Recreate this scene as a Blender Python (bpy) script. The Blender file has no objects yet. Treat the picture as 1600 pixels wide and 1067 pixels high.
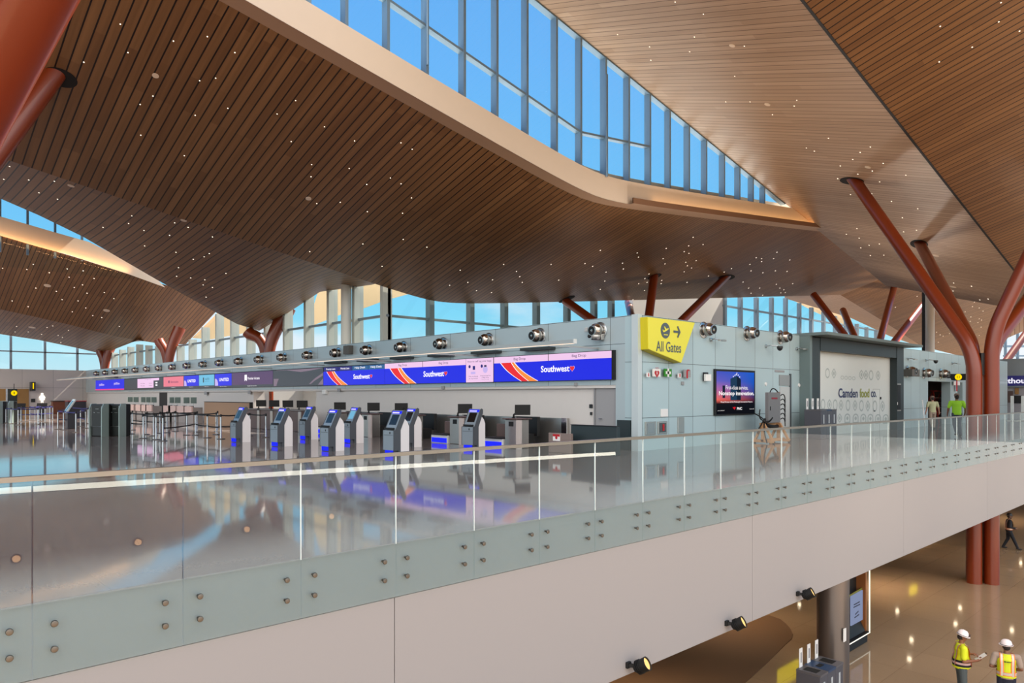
import bpy, bmesh, math, random
from mathutils import Vector, Matrix
from mathutils.bvhtree import BVHTree
random.seed(7)
SC = bpy.context.scene
COL = SC.collection
# ------------------------------------------------------------------ survey: camera station and sight lines
F, PX, HY, EYE = 1120.0, 800.0, 618.0, 1.77
yaw = math.atan2(1195.0, 1120.0)
FW = Vector((math.cos(yaw), math.sin(yaw), 0)); RT = Vector((math.sin(yaw), -math.cos(yaw), 0))
CAM = Vector((0, 0, EYE))
def ray(px, py): return FW + RT*((px-PX)/F) + Vector((0, 0, (HY-py)/F))
def on_t(px, py, t): return CAM + ray(px, py)*t
def on_x(px, py, X): d = ray(px, py); return CAM + d*(X/d.x)
def on_y(px, py, Y): d = ray(px, py); return CAM + d*(Y/d.y)
def on_z(px, py, Z): d = ray(px, py); return CAM + d*((Z-EYE)/d.z)
def x_at(px, Y): return on_y(px, HY, Y).x
def y_at(px, X): return on_x(px, HY, X).y
# ------------------------------------------------------------------ colours and materials
def lin(c): return tuple(((v/255)/12.92 if v/255 <= .04045 else ((v/255+.055)/1.055)**2.4) for v in c)
MATS = {}
def nm(name):
    m = bpy.data.materials.new(name); m.use_nodes = True
    nt = m.node_tree; nt.nodes.clear()
    out = nt.nodes.new('ShaderNodeOutputMaterial')
    return m, nt, out
def node(nt, t, **k):
    n = nt.nodes.new(t)
    for a, b in k.items():
        if a.startswith('i_'): n.inputs[a[2:].replace('_', ' ')].default_value = b
        else: setattr(n, a, b)
    return n
def mat(name, rgb, rough=.5, metal=0., spec=.5, noise=0., nscale=3., emit=None, es=1., bump=0., bscale=20., coat=0.):
    """plain procedural material; rgb is 0-255 sRGB"""
    if name in MATS: return MATS[name]
    m, nt, out = nm(name)
    b = node(nt, 'ShaderNodeBsdfPrincipled')
    c = (*lin(rgb), 1)
    b.inputs['Base Color'].default_value = c
    b.inputs['Roughness'].default_value = rough
    b.inputs['Metallic'].default_value = metal
    b.inputs['Specular IOR Level'].default_value = spec
    if coat: b.inputs['Coat Weight'].default_value = coat
    if emit is not None:
        b.inputs['Emission Color'].default_value = (*lin(emit), 1); b.inputs['Emission Strength'].default_value = es
    if noise or bump:
        g = node(nt, 'ShaderNodeNewGeometry')
        n = node(nt, 'ShaderNodeTexNoise'); n.inputs['Scale'].default_value = nscale; n.inputs['Detail'].default_value = 4
        nt.links.new(g.outputs['Position'], n.inputs['Vector'])
        if noise:
            mr = node(nt, 'ShaderNodeMapRange'); mr.inputs['To Min'].default_value = 1-noise; mr.inputs['To Max'].default_value = 1+noise
            nt.links.new(n.outputs['Fac'], mr.inputs['Value'])
            mx = node(nt, 'ShaderNodeVectorMath', operation='SCALE'); mx.inputs[0].default_value = c[:3]
            nt.links.new(mr.outputs[0], mx.inputs['Scale']); nt.links.new(mx.outputs[0], b.inputs['Base Color'])
        if bump:
            n2 = node(nt, 'ShaderNodeTexNoise'); n2.inputs['Scale'].default_value = bscale
            nt.links.new(g.outputs['Position'], n2.inputs['Vector'])
            bp = node(nt, 'ShaderNodeBump'); bp.inputs['Strength'].default_value = bump; bp.inputs['Distance'].default_value = .02
            nt.links.new(n2.outputs['Fac'], bp.inputs['Height']); nt.links.new(bp.outputs[0], b.inputs['Normal'])
    nt.links.new(b.outputs[0], out.inputs[0])
    MATS[name] = m
    return m
def emis(name, rgb, s=1.):
    if name in MATS: return MATS[name]
    m, nt, out = nm(name)
    e = node(nt, 'ShaderNodeEmission'); e.inputs[0].default_value = (*lin(rgb), 1); e.inputs[1].default_value = s
    nt.links.new(e.outputs[0], out.inputs[0]); MATS[name] = m
    return m
def screen(name, rgb, s=1.0):
    """lit display face: emission plus a faint glossy cover"""
    if name in MATS: return MATS[name]
    m = mat(name, (8, 8, 10), .35, emit=rgb, es=s)
    return m
def wood(name, c1, c2, gap, mortar=.02, row=.3, length=3.6, rough=.45, lined=True):
    m, nt, out = nm(name)
    b = node(nt, 'ShaderNodeBsdfPrincipled'); b.inputs['Roughness'].default_value = rough; b.inputs['Specular IOR Level'].default_value = .35
    g = node(nt, 'ShaderNodeNewGeometry'); s = node(nt, 'ShaderNodeSeparateXYZ'); nt.links.new(g.outputs['Position'], s.inputs[0])
    k = node(nt, 'ShaderNodeCombineXYZ'); nt.links.new(s.outputs['Y'], k.inputs['X']); nt.links.new(s.outputs['X'], k.inputs['Y'])
    br = node(nt, 'ShaderNodeTexBrick'); br.offset = .37; br.offset_frequency = 3; br.squash = 1
    br.inputs['Color1'].default_value = (*lin(c1), 1); br.inputs['Color2'].default_value = (*lin(c2), 1); br.inputs['Mortar'].default_value = (*lin(c1), 1)
    br.inputs['Scale'].default_value = 1; br.inputs['Mortar Size'].default_value = 0; br.inputs['Mortar Smooth'].default_value = 0
    br.inputs['Bias'].default_value = 0; br.inputs['Brick Width'].default_value = length; br.inputs['Row Height'].default_value = row
    nt.links.new(k.outputs[0], br.inputs['Vector'])
    dv = node(nt, 'ShaderNodeMath', operation='DIVIDE'); dv.inputs[1].default_value = row; nt.links.new(s.outputs['X'], dv.inputs[0])
    fc = node(nt, 'ShaderNodeMath', operation='FRACT'); nt.links.new(dv.outputs[0], fc.inputs[0])
    lt = node(nt, 'ShaderNodeMath', operation='LESS_THAN'); lt.inputs[1].default_value = 2*mortar/row; nt.links.new(fc.outputs[0], lt.inputs[0])
    mg = node(nt, 'ShaderNodeMix', data_type='RGBA'); nt.links.new(lt.outputs[0], mg.inputs['Factor']); mg.inputs['B'].default_value = (*lin(gap), 1)
    # grain streaks along the board
    sc = node(nt, 'ShaderNodeVectorMath', operation='MULTIPLY'); sc.inputs[1].default_value = (.25, 7., 1)
    nt.links.new(k.outputs[0], sc.inputs[0])
    n = node(nt, 'ShaderNodeTexNoise'); n.inputs['Scale'].default_value = 1.; n.inputs['Detail'].default_value = 5
    nt.links.new(sc.outputs[0], n.inputs['Vector'])
    mr = node(nt, 'ShaderNodeMapRange'); mr.inputs['From Min'].default_value = .3; mr.inputs['From Max'].default_value = .7
    mr.inputs['To Min'].default_value = .86; mr.inputs['To Max'].default_value = 1.14
    nt.links.new(n.outputs['Fac'], mr.inputs['Value'])
    mx = node(nt, 'ShaderNodeVectorMath', operation='SCALE'); nt.links.new(br.outputs['Color'], mx.inputs[0]); nt.links.new(mr.outputs[0], mx.inputs['Scale'])
    nt.links.new(mx.outputs[0], mg.inputs['A']); nt.links.new(mg.outputs['Result'], b.inputs['Base Color'])
    nt.links.new(b.outputs[0], out.inputs[0]); MATS[name] = m
    return m
def glass(name, tint=(240, 248, 250), foot_band=False, refl=1.0, edge=None):
    m, nt, out = nm(name)
    tr = node(nt, 'ShaderNodeBsdfTransparent'); tr.inputs[0].default_value = (*lin(tint), 1)
    gl = node(nt, 'ShaderNodeBsdfGlossy'); gl.inputs['Roughness'].default_value = .0; gl.inputs['Color'].default_value = (1, 1, 1, 1)
    fr = node(nt, 'ShaderNodeFresnel'); fr.inputs[0].default_value = 1.5
    g = node(nt, 'ShaderNodeNewGeometry')
    inv = node(nt, 'ShaderNodeMath', operation='SUBTRACT'); inv.inputs[0].default_value = refl; nt.links.new(g.outputs['Backfacing'], inv.inputs[1])
    cl = node(nt, 'ShaderNodeMath', operation='MAXIMUM'); cl.inputs[1].default_value = 0; nt.links.new(inv.outputs[0], cl.inputs[0])
    mu = node(nt, 'ShaderNodeMath', operation='MULTIPLY'); nt.links.new(fr.outputs[0], mu.inputs[0]); nt.links.new(cl.outputs[0], mu.inputs[1])
    base = tr
    if foot_band:                                  # pale diffuse band along the foot of the pane, fading upward
        s = node(nt, 'ShaderNodeSeparateXYZ'); nt.links.new(g.outputs['Position'], s.inputs[0])
        mr = node(nt, 'ShaderNodeMapRange'); mr.inputs['From Min'].default_value = 0.02; mr.inputs['From Max'].default_value = .46
        mr.inputs['To Min'].default_value = .62; mr.inputs['To Max'].default_value = 0.0; mr.interpolation_type = 'SMOOTHSTEP'
        nt.links.new(s.outputs['Z'], mr.inputs['Value'])
        lt = node(nt, 'ShaderNodeMath', operation='GREATER_THAN'); lt.inputs[1].default_value = 0.0; nt.links.new(s.outputs['Z'], lt.inputs[0])
        m3 = node(nt, 'ShaderNodeMath', operation='MULTIPLY'); nt.links.new(mr.outputs[0], m3.inputs[0]); nt.links.new(lt.outputs[0], m3.inputs[1])
        m4 = node(nt, 'ShaderNodeMath', operation='MULTIPLY'); m4.inputs[1].default_value = .42; nt.links.new(m3.outputs[0], m4.inputs[0])
        df = node(nt, 'ShaderNodeBsdfDiffuse'); df.inputs[0].default_value = (*lin((158, 170, 178)), 1)
        mx0 = node(nt, 'ShaderNodeMixShader'); nt.links.new(m4.outputs[0], mx0.inputs[0]); nt.links.new(tr.outputs[0], mx0.inputs[1]); nt.links.new(df.outputs[0], mx0.inputs[2])
        base = mx0
    mx = node(nt, 'ShaderNodeMixShader'); nt.links.new(mu.outputs[0], mx.inputs[0]); nt.links.new(base.outputs[0], mx.inputs[1]); nt.links.new(gl.outputs[0], mx.inputs[2])
    nt.links.new(mx.outputs[0], out.inputs[0]); MATS[name] = m
    return m
def panel_wall(name, rgb, axis, zlines, pitch, y0=0., rough=.35, metal=.25, joint=(70, 78, 82), rel=.008):
    """clad wall: vertical joints every pitch along an axis, horizontal joints at the given heights"""
    m, nt, out = nm(name)
    b = node(nt, 'ShaderNodeBsdfPrincipled'); b.inputs['Roughness'].default_value = rough; b.inputs['Metallic'].default_value = metal
    g = node(nt, 'ShaderNodeNewGeometry'); s = node(nt, 'ShaderNodeSeparateXYZ'); nt.links.new(g.outputs['Position'], s.inputs[0])
    def M(op, a, bb, c=None):
        n = node(nt, 'ShaderNodeMath', operation=op)
        for i, v in enumerate((a, bb, c)):
            if v is None: continue
            if isinstance(v, (int, float)): n.inputs[i].default_value = v
            else: nt.links.new(v, n.inputs[i])
        return n.outputs[0]
    u = M('SUBTRACT', s.outputs[axis], y0)
    fr = M('FRACT', M('DIVIDE', u, pitch), 0)
    j = M('LESS_THAN', fr, 2*rel/pitch)
    for z in zlines:
        j = M('MAXIMUM', j, M('LESS_THAN', M('ABSOLUTE', M('SUBTRACT', s.outputs['Z'], z), 0), rel))
    pid = M('FLOOR', M('DIVIDE', u, pitch), 0)
    wn = node(nt, 'ShaderNodeTexWhiteNoise', noise_dimensions='1D'); nt.links.new(pid, wn.inputs['W'])
    v = M('MULTIPLY_ADD', wn.outputs['Value'], .08, .96)
    sc = node(nt, 'ShaderNodeVectorMath', operation='SCALE'); sc.inputs[0].default_value = lin(rgb); nt.links.new(v, sc.inputs['Scale'])
    mx = node(nt, 'ShaderNodeMix', data_type='RGBA'); nt.links.new(j, mx.inputs['Factor']); nt.links.new(sc.outputs[0], mx.inputs['A']); mx.inputs['B'].default_value = (*lin(joint), 1)
    nt.links.new(mx.outputs['Result'], b.inputs['Base Color'])
    nt.links.new(b.outputs[0], out.inputs[0]); MATS[name] = m
    return m
def floor_mat(name, rgb, tile, rough, joint, wave, noise=.07, ior=1.5):
    m, nt, out = nm(name)
    b = node(nt, 'ShaderNodeBsdfPrincipled'); b.inputs['Roughness'].default_value = rough; b.inputs['IOR'].default_value = ior
    g = node(nt, 'ShaderNodeNewGeometry')
    br = node(nt, 'ShaderNodeTexBrick'); br.offset = 0; br.inputs['Scale'].default_value = 1
    br.inputs['Brick Width'].default_value = tile; br.inputs['Row Height'].default_value = tile
    br.inputs['Mortar Size'].default_value = .006; br.inputs['Mortar'].default_value = (*lin(joint), 1)
    br.inputs['Color1'].default_value = (*lin(rgb), 1); br.inputs['Color2'].default_value = (*lin(tuple(v*.97 for v in rgb)), 1)
    nt.links.new(g.outputs['Position'], br.inputs['Vector'])
    n = node(nt, 'ShaderNodeTexNoise'); n.inputs['Scale'].default_value = 35; n.inputs['Detail'].default_value = 3; nt.links.new(g.outputs['Position'], n.inputs['Vector'])
    n3 = node(nt, 'ShaderNodeTexNoise'); n3.inputs['Scale'].default_value = .35; nt.links.new(g.outputs['Position'], n3.inputs['Vector'])
    ad = node(nt, 'ShaderNodeMath', operation='ADD'); nt.links.new(n.outputs['Fac'], ad.inputs[0]); nt.links.new(n3.outputs['Fac'], ad.inputs[1])
    mr = node(nt, 'ShaderNodeMapRange'); mr.inputs['From Min'].default_value = .6; mr.inputs['From Max'].default_value = 1.4
    mr.inputs['To Min'].default_value = 1-noise; mr.inputs['To Max'].default_value = 1+noise; nt.links.new(ad.outputs[0], mr.inputs['Value'])
    sc = node(nt, 'ShaderNodeVectorMath', operation='SCALE'); nt.links.new(br.outputs['Color'], sc.inputs[0]); nt.links.new(mr.outputs[0], sc.inputs['Scale'])
    nt.links.new(sc.outputs[0], b.inputs['Base Color'])
    n2 = node(nt, 'ShaderNodeTexNoise'); n2.inputs['Scale'].default_value = .9; n2.inputs['Detail'].default_value = 1.5; nt.links.new(g.outputs['Position'], n2.inputs['Vector'])
    bp = node(nt, 'ShaderNodeBump'); bp.inputs['Strength'].default_value = wave; bp.inputs['Distance'].default_value = .01
    nt.links.new(n2.outputs['Fac'], bp.inputs['Height']); nt.links.new(bp.outputs[0], b.inputs['Normal'])
    nt.links.new(b.outputs[0], out.inputs[0]); MATS[name] = m
    return m
# ------------------------------------------------------------------ mesh builder
class MB:
    def __init__(s): s.v = []; s.f = []; s.sm = []
    def add(s, vs, fs, smooth=False):
        o = len(s.v); s.v += [Vector(p) for p in vs]
        for f in fs: s.f.append([i+o for i in f]); s.sm.append(smooth)
        return s
    def box(s, a, b):
        x0, x1 = sorted((a[0], b[0])); y0, y1 = sorted((a[1], b[1])); z0, z1 = sorted((a[2], b[2]))
        return s.add([(x0,y0,z0),(x1,y0,z0),(x1,y1,z0),(x0,y1,z0),(x0,y0,z1),(x1,y0,z1),(x1,y1,z1),(x0,y1,z1)],
              [(0,3,2,1),(4,5,6,7),(0,1,5,4),(1,2,6,5),(2,3,7,6),(3,0,4,7)])
    def bevel_box(s, a, b, r=.01):
        x0, x1 = sorted((a[0], b[0])); y0, y1 = sorted((a[1], b[1])); z0, z1 = sorted((a[2], b[2]))
        bm = bmesh.new(); bmesh.ops.create_cube(bm, size=1)
        for v in bm.verts: v.co = Vector((x0 if v.co.x < 0 else x1, y0 if v.co.y < 0 else y1, z0 if v.co.z < 0 else z1))
        bmesh.ops.bevel(bm, geom=list(bm.edges), offset=r, segments=2, affect='EDGES', profile=.5)
        bm.verts.index_update(); s.add([v.co.copy() for v in bm.verts], [[v.index for v in f.verts] for f in bm.faces]); bm.free(); return s
    def bar(s, p, q, w, h, up=(0,0,1)):
        p, q = Vector(p), Vector(q); d = (q-p).normalized(); u = Vector(up)
        r = d.cross(u)
        if r.length < 1e-4: r = d.cross(Vector((1,0,0)))
        r.normalize(); u = r.cross(d).normalized(); r *= w/2; u *= h/2
        vs = [p-r-u, p+r-u, p+r+u, p-r+u, q-r-u, q+r-u, q+r+u, q-r+u]
        return s.add(vs, [(0,3,2,1)[::-1],(4,5,6,7)[::-1],(0,1,5,4)[::-1],(1,2,6,5)[::-1],(2,3,7,6)[::-1],(3,0,4,7)[::-1]])
    def prism(s, pts, ext):
        """closed planar outline pushed along a vector"""
        n = len(pts); e = Vector(ext); a = [Vector(p) for p in pts]; nr = Vector((0,0,0))
        for i in range(n): nr += a[i].cross(a[(i+1) % n])
        if nr.dot(e) < 0: a = a[::-1]
        vs = a + [p+e for p in a]
        return s.add(vs, [list(range(n))[::-1], list(range(n, 2*n))] + [(i, (i+1) % n, n+(i+1) % n, n+i) for i in range(n)])
    def poly(s, pts): return s.add(pts, [list(range(len(pts)))])
    def grid(s, rows, smooth=True):
        m = len(rows[0]); vs = [p for r in rows for p in r]
        return s.add(vs, [(i*m+j, i*m+j+1, (i+1)*m+j+1, (i+1)*m+j) for i in range(len(rows)-1) for j in range(m-1)], smooth)
    def tube(s, pts, rad, seg=12, cap=True, smooth=True):
        P = [Vector(p) for p in pts]; n = len(P)
        if isinstance(rad, (int, float)): rad = [rad]*n
        d0 = (P[1]-P[0]).normalized(); a = Vector((0,0,1)) if abs(d0.z) < .9 else Vector((1,0,0))
        u = d0.cross(a).normalized(); vs = []
        for i in range(n):
            d = ((P[min(i+1, n-1)]-P[i]).normalized() + (P[i]-P[max(i-1, 0)]).normalized())
            d = d.normalized() if d.length > 1e-6 else d0
            u = (u - d*u.dot(d)).normalized(); w = d.cross(u)
            for k in range(seg):
                t = 2*math.pi*k/seg; vs.append(P[i] + (u*math.cos(t) + w*math.sin(t))*rad[i])
        fs = [(i*seg+k, i*seg+(k+1) % seg, (i+1)*seg+(k+1) % seg, (i+1)*seg+k) for i in range(n-1) for k in range(seg)]
        s.add(vs, fs, smooth)
        if cap: o = len(s.v)-len(vs); s.f += [[o+k for k in range(seg)][::-1], [o+(n-1)*seg+k for k in range(seg)]]; s.sm += [False, False]
        return s
    def lathe(s, prof, origin=(0,0,0), axis=(0,0,1), seg=20, smooth=True):
        """prof: (radius, along)"""
        o = Vector(origin); d = Vector(axis).normalized(); a = Vector((0,0,1)) if abs(d.z) < .9 else Vector((1,0,0))
        u = d.cross(a).normalized(); w = d.cross(u); vs = []
        for r, h in prof:
            for k in range(seg):
                t = 2*math.pi*k/seg; vs.append(o + d*h + (u*math.cos(t)+w*math.sin(t))*max(r, 1e-4))
        n = len(prof)
        fs = [(i*seg+k, i*seg+(k+1) % seg, (i+1)*seg+(k+1) % seg, (i+1)*seg+k) for i in range(n-1) for k in range(seg)]
        s.add(vs, fs, smooth); q = len(s.v)-len(vs)
        s.f += [[q+k for k in range(seg)][::-1], [q+(n-1)*seg+k for k in range(seg)]]; s.sm += [False, False]
        return s
    def ball(s, c, r, seg=12, rings=8):
        r = r if hasattr(r, '__len__') else (r, r, r); c = Vector(c); vs = [c+Vector((0,0,r[2]))]
        for i in range(1, rings):
            p = math.pi*i/rings
            for k in range(seg):
                t = 2*math.pi*k/seg; vs.append(c + Vector((r[0]*math.sin(p)*math.cos(t), r[1]*math.sin(p)*math.sin(t), r[2]*math.cos(p))))
        vs.append(c-Vector((0,0,r[2]))); L = len(vs)-1
        fs = [(0, 1+k, 1+(k+1) % seg) for k in range(seg)]
        for i in range(rings-2):
            fs += [(1+i*seg+k, 1+(i+1)*seg+k, 1+(i+1)*seg+(k+1) % seg, 1+i*seg+(k+1) % seg) for k in range(seg)]
        fs += [(1+(rings-2)*seg+(k+1) % seg, 1+(rings-2)*seg+k, L) for k in range(seg)]
        return s.add(vs, fs, True)
    def mesh(s, name, m, origin=Vector((0,0,0)), recalc=False, ang=35):
        me = bpy.data.meshes.new(name)
        me.from_pydata([tuple(p-origin) for p in s.v], [], s.f); me.update()
        if recalc:
            bm = bmesh.new(); bm.from_mesh(me); bmesh.ops.recalc_face_normals(bm, faces=bm.faces); bm.to_mesh(me); bm.free()
        for p, k in zip(me.polygons, s.sm): p.use_smooth = k
        if any(s.sm): me.set_sharp_from_angle(angle=math.radians(ang))
        if m: me.materials.append(m)
        return me
    def build(s, name, m, parent=None, recalc=False, at=None):
        """parent's origin is subtracted, so points may be given in place"""
        o = Vector((0,0,0)); p = parent
        while p is not None: o += p.location; p = p.parent
        loc = Vector((0,0,0)) if at is None else Vector(at)
        ob = bpy.data.objects.new(name, s.mesh(name, m, o+loc, recalc))
        ob.location = loc; COL.objects.link(ob)
        if parent is not None: ob.parent = parent
        return ob
def tag(o, label=None, cat=None, group=None, kind=None):
    for k, v in (('label', label), ('category', cat), ('group', group), ('kind', kind)):
        if v: o[k] = v
    return o
def thing(name, loc, label, cat, group=None, rz=0.):
    o = bpy.data.objects.new(name, None); o.empty_display_size = .2; COL.objects.link(o)
    o.location = loc; o.rotation_euler.z = rz
    return tag(o, label, cat, group)
def structure(o): o['kind'] = 'structure'; return o
def copy_tree(o, parent=None):
    c = o.copy(); COL.objects.link(c)
    if parent is not None: c.parent = parent
    for ch in [x for x in COL.objects if x.parent == o]: copy_tree(ch, c)
    return c
def kids(o): return [x for x in COL.objects if x.parent == o]
ORD = ['nearest', 'second', 'third', 'fourth', 'fifth', 'sixth', 'seventh', 'eighth', 'ninth', 'tenth', 'eleventh', 'twelfth', 'thirteenth', 'fourteenth', 'fifteenth',
       'sixteenth', 'seventeenth', 'eighteenth', 'nineteenth', 'twentieth', 'twenty-first', 'twenty-second', 'twenty-third', 'twenty-fourth', 'twenty-fifth', 'twenty-sixth', 'twenty-seventh', 'twenty-eighth', 'twenty-ninth', 'thirtieth', 'thirty-first', 'thirty-second', 'thirty-third', 'thirty-fourth', 'thirty-fifth', 'thirty-sixth']
# axis frames for flat things: local x, local y, outward normal
FX = (Vector((0,-1,0)), Vector((0,0,1)), Vector((-1,0,0)))   # faces -X
FY = (Vector((1,0,0)), Vector((0,0,1)), Vector((0,-1,0)))    # faces -Y
def text_mb(body, fr, centre, width=None, height=None, depth=.006, bold=0.):
    cu = bpy.data.curves.new('lettering', 'FONT'); cu.body = body; cu.size = 1; cu.extrude = 0; cu.offset = bold; cu.resolution_u = 3
    ob = bpy.data.objects.new('lettering', cu); COL.objects.link(ob)
    dg = bpy.context.evaluated_depsgraph_get(); dg.update()
    me = bpy.data.meshes.new_from_object(ob.evaluated_get(dg))
    vs = [v.co.copy() for v in me.vertices]; fs = [list(p.vertices) for p in me.polygons]
    bpy.data.objects.remove(ob); bpy.data.curves.remove(cu); bpy.data.meshes.remove(me)
    mb = MB()
    if not vs: return mb
    x0 = min(v.x for v in vs); x1 = max(v.x for v in vs); y0 = min(v.y for v in vs); y1 = max(v.y for v in vs)
    sx = width/(x1-x0) if width else None; sy = height/(y1-y0) if height else None
    sx = sx or sy; sy = sy or sx
    c = Vector(centre)
    mb.add([c + fr[0]*((v.x-(x0+x1)/2)*sx) + fr[1]*((v.y-(y0+y1)/2)*sy) + fr[2]*depth for v in vs], fs)
    return mb
def flat(mb, fr, origin, pts, depth):
    """thin plate in a frame: pts are (u,v) from origin; depth outward"""
    o = Vector(origin); mb.prism([o+fr[0]*u+fr[1]*v for u, v in pts], fr[2]*depth); return mb
# ------------------------------------------------------------------ camera
cam = bpy.data.cameras.new('camera'); cam.sensor_width = 36; cam.lens = 36*F/1600; cam.shift_y = (HY-533.5)/1600; cam.clip_end = 600
co = bpy.data.objects.new('camera', cam); COL.objects.link(co); co.location = CAM
co.rotation_euler = (math.pi/2, 0, -math.atan2(FW.x, FW.y)); SC.camera = co
SC.view_settings.view_transform = 'Standard'; SC.view_settings.look = 'None'; SC.view_settings.gamma = 1; SC.view_settings.use_curve_mapping = False
SC.view_settings.exposure = 0.0
cy = SC.cycles; cy.use_denoising = True; cy.max_bounces = 10; cy.transparent_max_bounces = 24; cy.diffuse_bounces = 5; cy.glossy_bounces = 5
cy.sample_clamp_indirect = 6; cy.caustics_reflective = False; cy.caustics_refractive = False
# ------------------------------------------------------------------ sky
w = bpy.data.worlds.new('sky'); SC.world = w; w.use_nodes = True; nt = w.node_tree; nt.nodes.clear()
out = nt.nodes.new('ShaderNodeOutputWorld'); bg = nt.nodes.new('ShaderNodeBackground'); nt.links.new(bg.outputs[0], out.inputs[0])
tc = nt.nodes.new('ShaderNodeTexCoord'); sp = nt.nodes.new('ShaderNodeSeparateXYZ'); nt.links.new(tc.outputs['Generated'], sp.inputs[0])
rp = nt.nodes.new('ShaderNodeValToRGB'); e = rp.color_ramp.elements
mrz = node(nt, 'ShaderNodeMapRange'); mrz.inputs['From Min'].default_value = -1; mrz.inputs['From Max'].default_value = 1; nt.links.new(sp.outputs['Z'], mrz.inputs['Value'])
nt.links.new(mrz.outputs[0], rp.inputs[0])
def rz(z): return (z+1)/2
stops = [(-1, (92, 84, 78)), (-.12, (112, 104, 98)), (-.01, (170, 180, 182)), (.0, (222, 244, 250)), (.06, (190, 240, 252)), (.11, (140, 224, 252)), (.2, (126, 208, 255)), (.42, (116, 190, 255)), (1, (70, 130, 225))]
while len(e) < len(stops): e.new(.5)
for el, (z, c) in zip(e, stops): el.position = rz(z); el.color = (*lin(c), 1)
# clouds low in the sky and a bright hazy half of the sky behind the viewer
nz = node(nt, 'ShaderNodeTexNoise'); nz.inputs['Scale'].default_value = 3.2; nz.inputs['Detail'].default_value = 6
vm = node(nt, 'ShaderNodeVectorMath', operation='MULTIPLY'); vm.inputs[1].default_value = (1, 1, 2.6); nt.links.new(tc.outputs['Generated'], vm.inputs[0]); nt.links.new(vm.outputs[0], nz.inputs['Vector'])
cr = node(nt, 'ShaderNodeMapRange'); cr.inputs['From Min'].default_value = .5; cr.inputs['From Max'].default_value = .66; cr.interpolation_type = 'SMOOTHSTEP'; nt.links.new(nz.outputs['Fac'], cr.inputs['Value'])
low = node(nt, 'ShaderNodeMapRange'); low.inputs['From Min'].default_value = .20; low.inputs['From Max'].default_value = .08; nt.links.new(sp.outputs['Z'], low.inputs['Value'])
up = node(nt, 'ShaderNodeMath', operation='GREATER_THAN'); up.inputs[1].default_value = 0; nt.links.new(sp.outputs['Z'], up.inputs[0])
cm = node(nt, 'ShaderNodeMath', operation='MULTIPLY'); nt.links.new(cr.outputs[0], cm.inputs[0]); nt.links.new(low.outputs[0], cm.inputs[1])
cm2 = node(nt, 'ShaderNodeMath', operation='MULTIPLY'); nt.links.new(cm.outputs[0], cm2.inputs[0]); nt.links.new(up.outputs[0], cm2.inputs[1])
mxc = node(nt, 'ShaderNodeMix', data_type='RGBA'); nt.links.new(cm2.outputs[0], mxc.inputs['Factor']); nt.links.new(rp.outputs[0], mxc.inputs['A']); mxc.inputs['B'].default_value = (.9, .95, 1, 1)
dt = node(nt, 'ShaderNodeVectorMath', operation='DOT_PRODUCT'); dt.inputs[1].default_value = (-.68, -.73, .15); nt.links.new(tc.outputs['Generated'], dt.inputs[0])
bk = node(nt, 'ShaderNodeMapRange'); bk.inputs['From Min'].default_value = .1; bk.inputs['From Max'].default_value = .75; bk.interpolation_type = 'SMOOTHSTEP'; nt.links.new(dt.outputs['Value'], bk.inputs['Value'])
uz = node(nt, 'ShaderNodeMapRange'); uz.inputs['From Min'].default_value = -.02; uz.inputs['From Max'].default_value = .14; nt.links.new(sp.outputs['Z'], uz.inputs['Value'])
bm_ = node(nt, 'ShaderNodeMath', operation='MULTIPLY'); nt.links.new(bk.outputs[0], bm_.inputs[0]); nt.links.new(uz.outputs[0], bm_.inputs[1])
SKY_BACK = 2.8
mxb = node(nt, 'ShaderNodeMix', data_type='RGBA'); nt.links.new(bm_.outputs[0], mxb.inputs['Factor']); nt.links.new(mxc.outputs['Result'], mxb.inputs['A']); mxb.inputs['B'].default_value = (SKY_BACK, SKY_BACK*.965, SKY_BACK*.93, 1)
nt.links.new(mxb.outputs['Result'], bg.inputs[0]); bg.inputs[1].default_value = 1.0
def lamp(kind, name, loc, energy, rgb=(255, 255, 255), look=None, **k):
    l = bpy.data.lights.new(name, kind); l.energy = energy; l.color = lin(rgb)
    for a, b in k.items(): setattr(l, a, b)
    o = bpy.data.objects.new(name, l); COL.objects.link(o); o.location = loc
    if look is not None: o.rotation_euler = (Vector(look)-Vector(loc)).to_track_quat('-Z', 'Y').to_euler()
    return o
lamp('SUN', 'sun', (0, 0, 60), 19.0, (255, 244, 225), look=(-1.0, .10, 60-1.1), angle=.01)
# ------------------------------------------------------------------ shared materials
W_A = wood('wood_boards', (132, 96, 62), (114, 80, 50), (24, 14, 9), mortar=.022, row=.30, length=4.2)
W_LIT = wood('wood_boards_lit', (178, 150, 126), (166, 137, 113), (104, 80, 62), mortar=.016, row=.30, length=4.8)  # same wood as roof A, with its brighter light put into the colour
BEAM = mat('beam_plaster', (206, 190, 172), .6, noise=.02)
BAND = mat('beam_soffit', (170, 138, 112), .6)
WHITE_ROOF = mat('roof_membrane', (235, 234, 230), .8)
STEEL = mat('window_steel', (112, 138, 160), .4, .3)
PALE_STEEL = mat('window_steel_pale', (190, 192, 182), .5, .1)
BLACK = mat('black_matt', (10, 10, 11), .6)
GLASS = glass('window_glass', (238, 248, 252), refl=.6)
ORANGE = mat('oxide_red_paint', (120, 44, 9), .34, 0., .5, coat=.25)
SILVER = mat('silver_metal', (188, 192, 194), .22, 1.)
STAINLESS = mat('brushed_steel', (190, 187, 182), .30, .9, noise=.05, nscale=2)
CHROME = mat('chrome', (205, 208, 212), .12, 1.)
DARK = mat('dark_grey_plastic', (28, 29, 31), .45)
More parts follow.
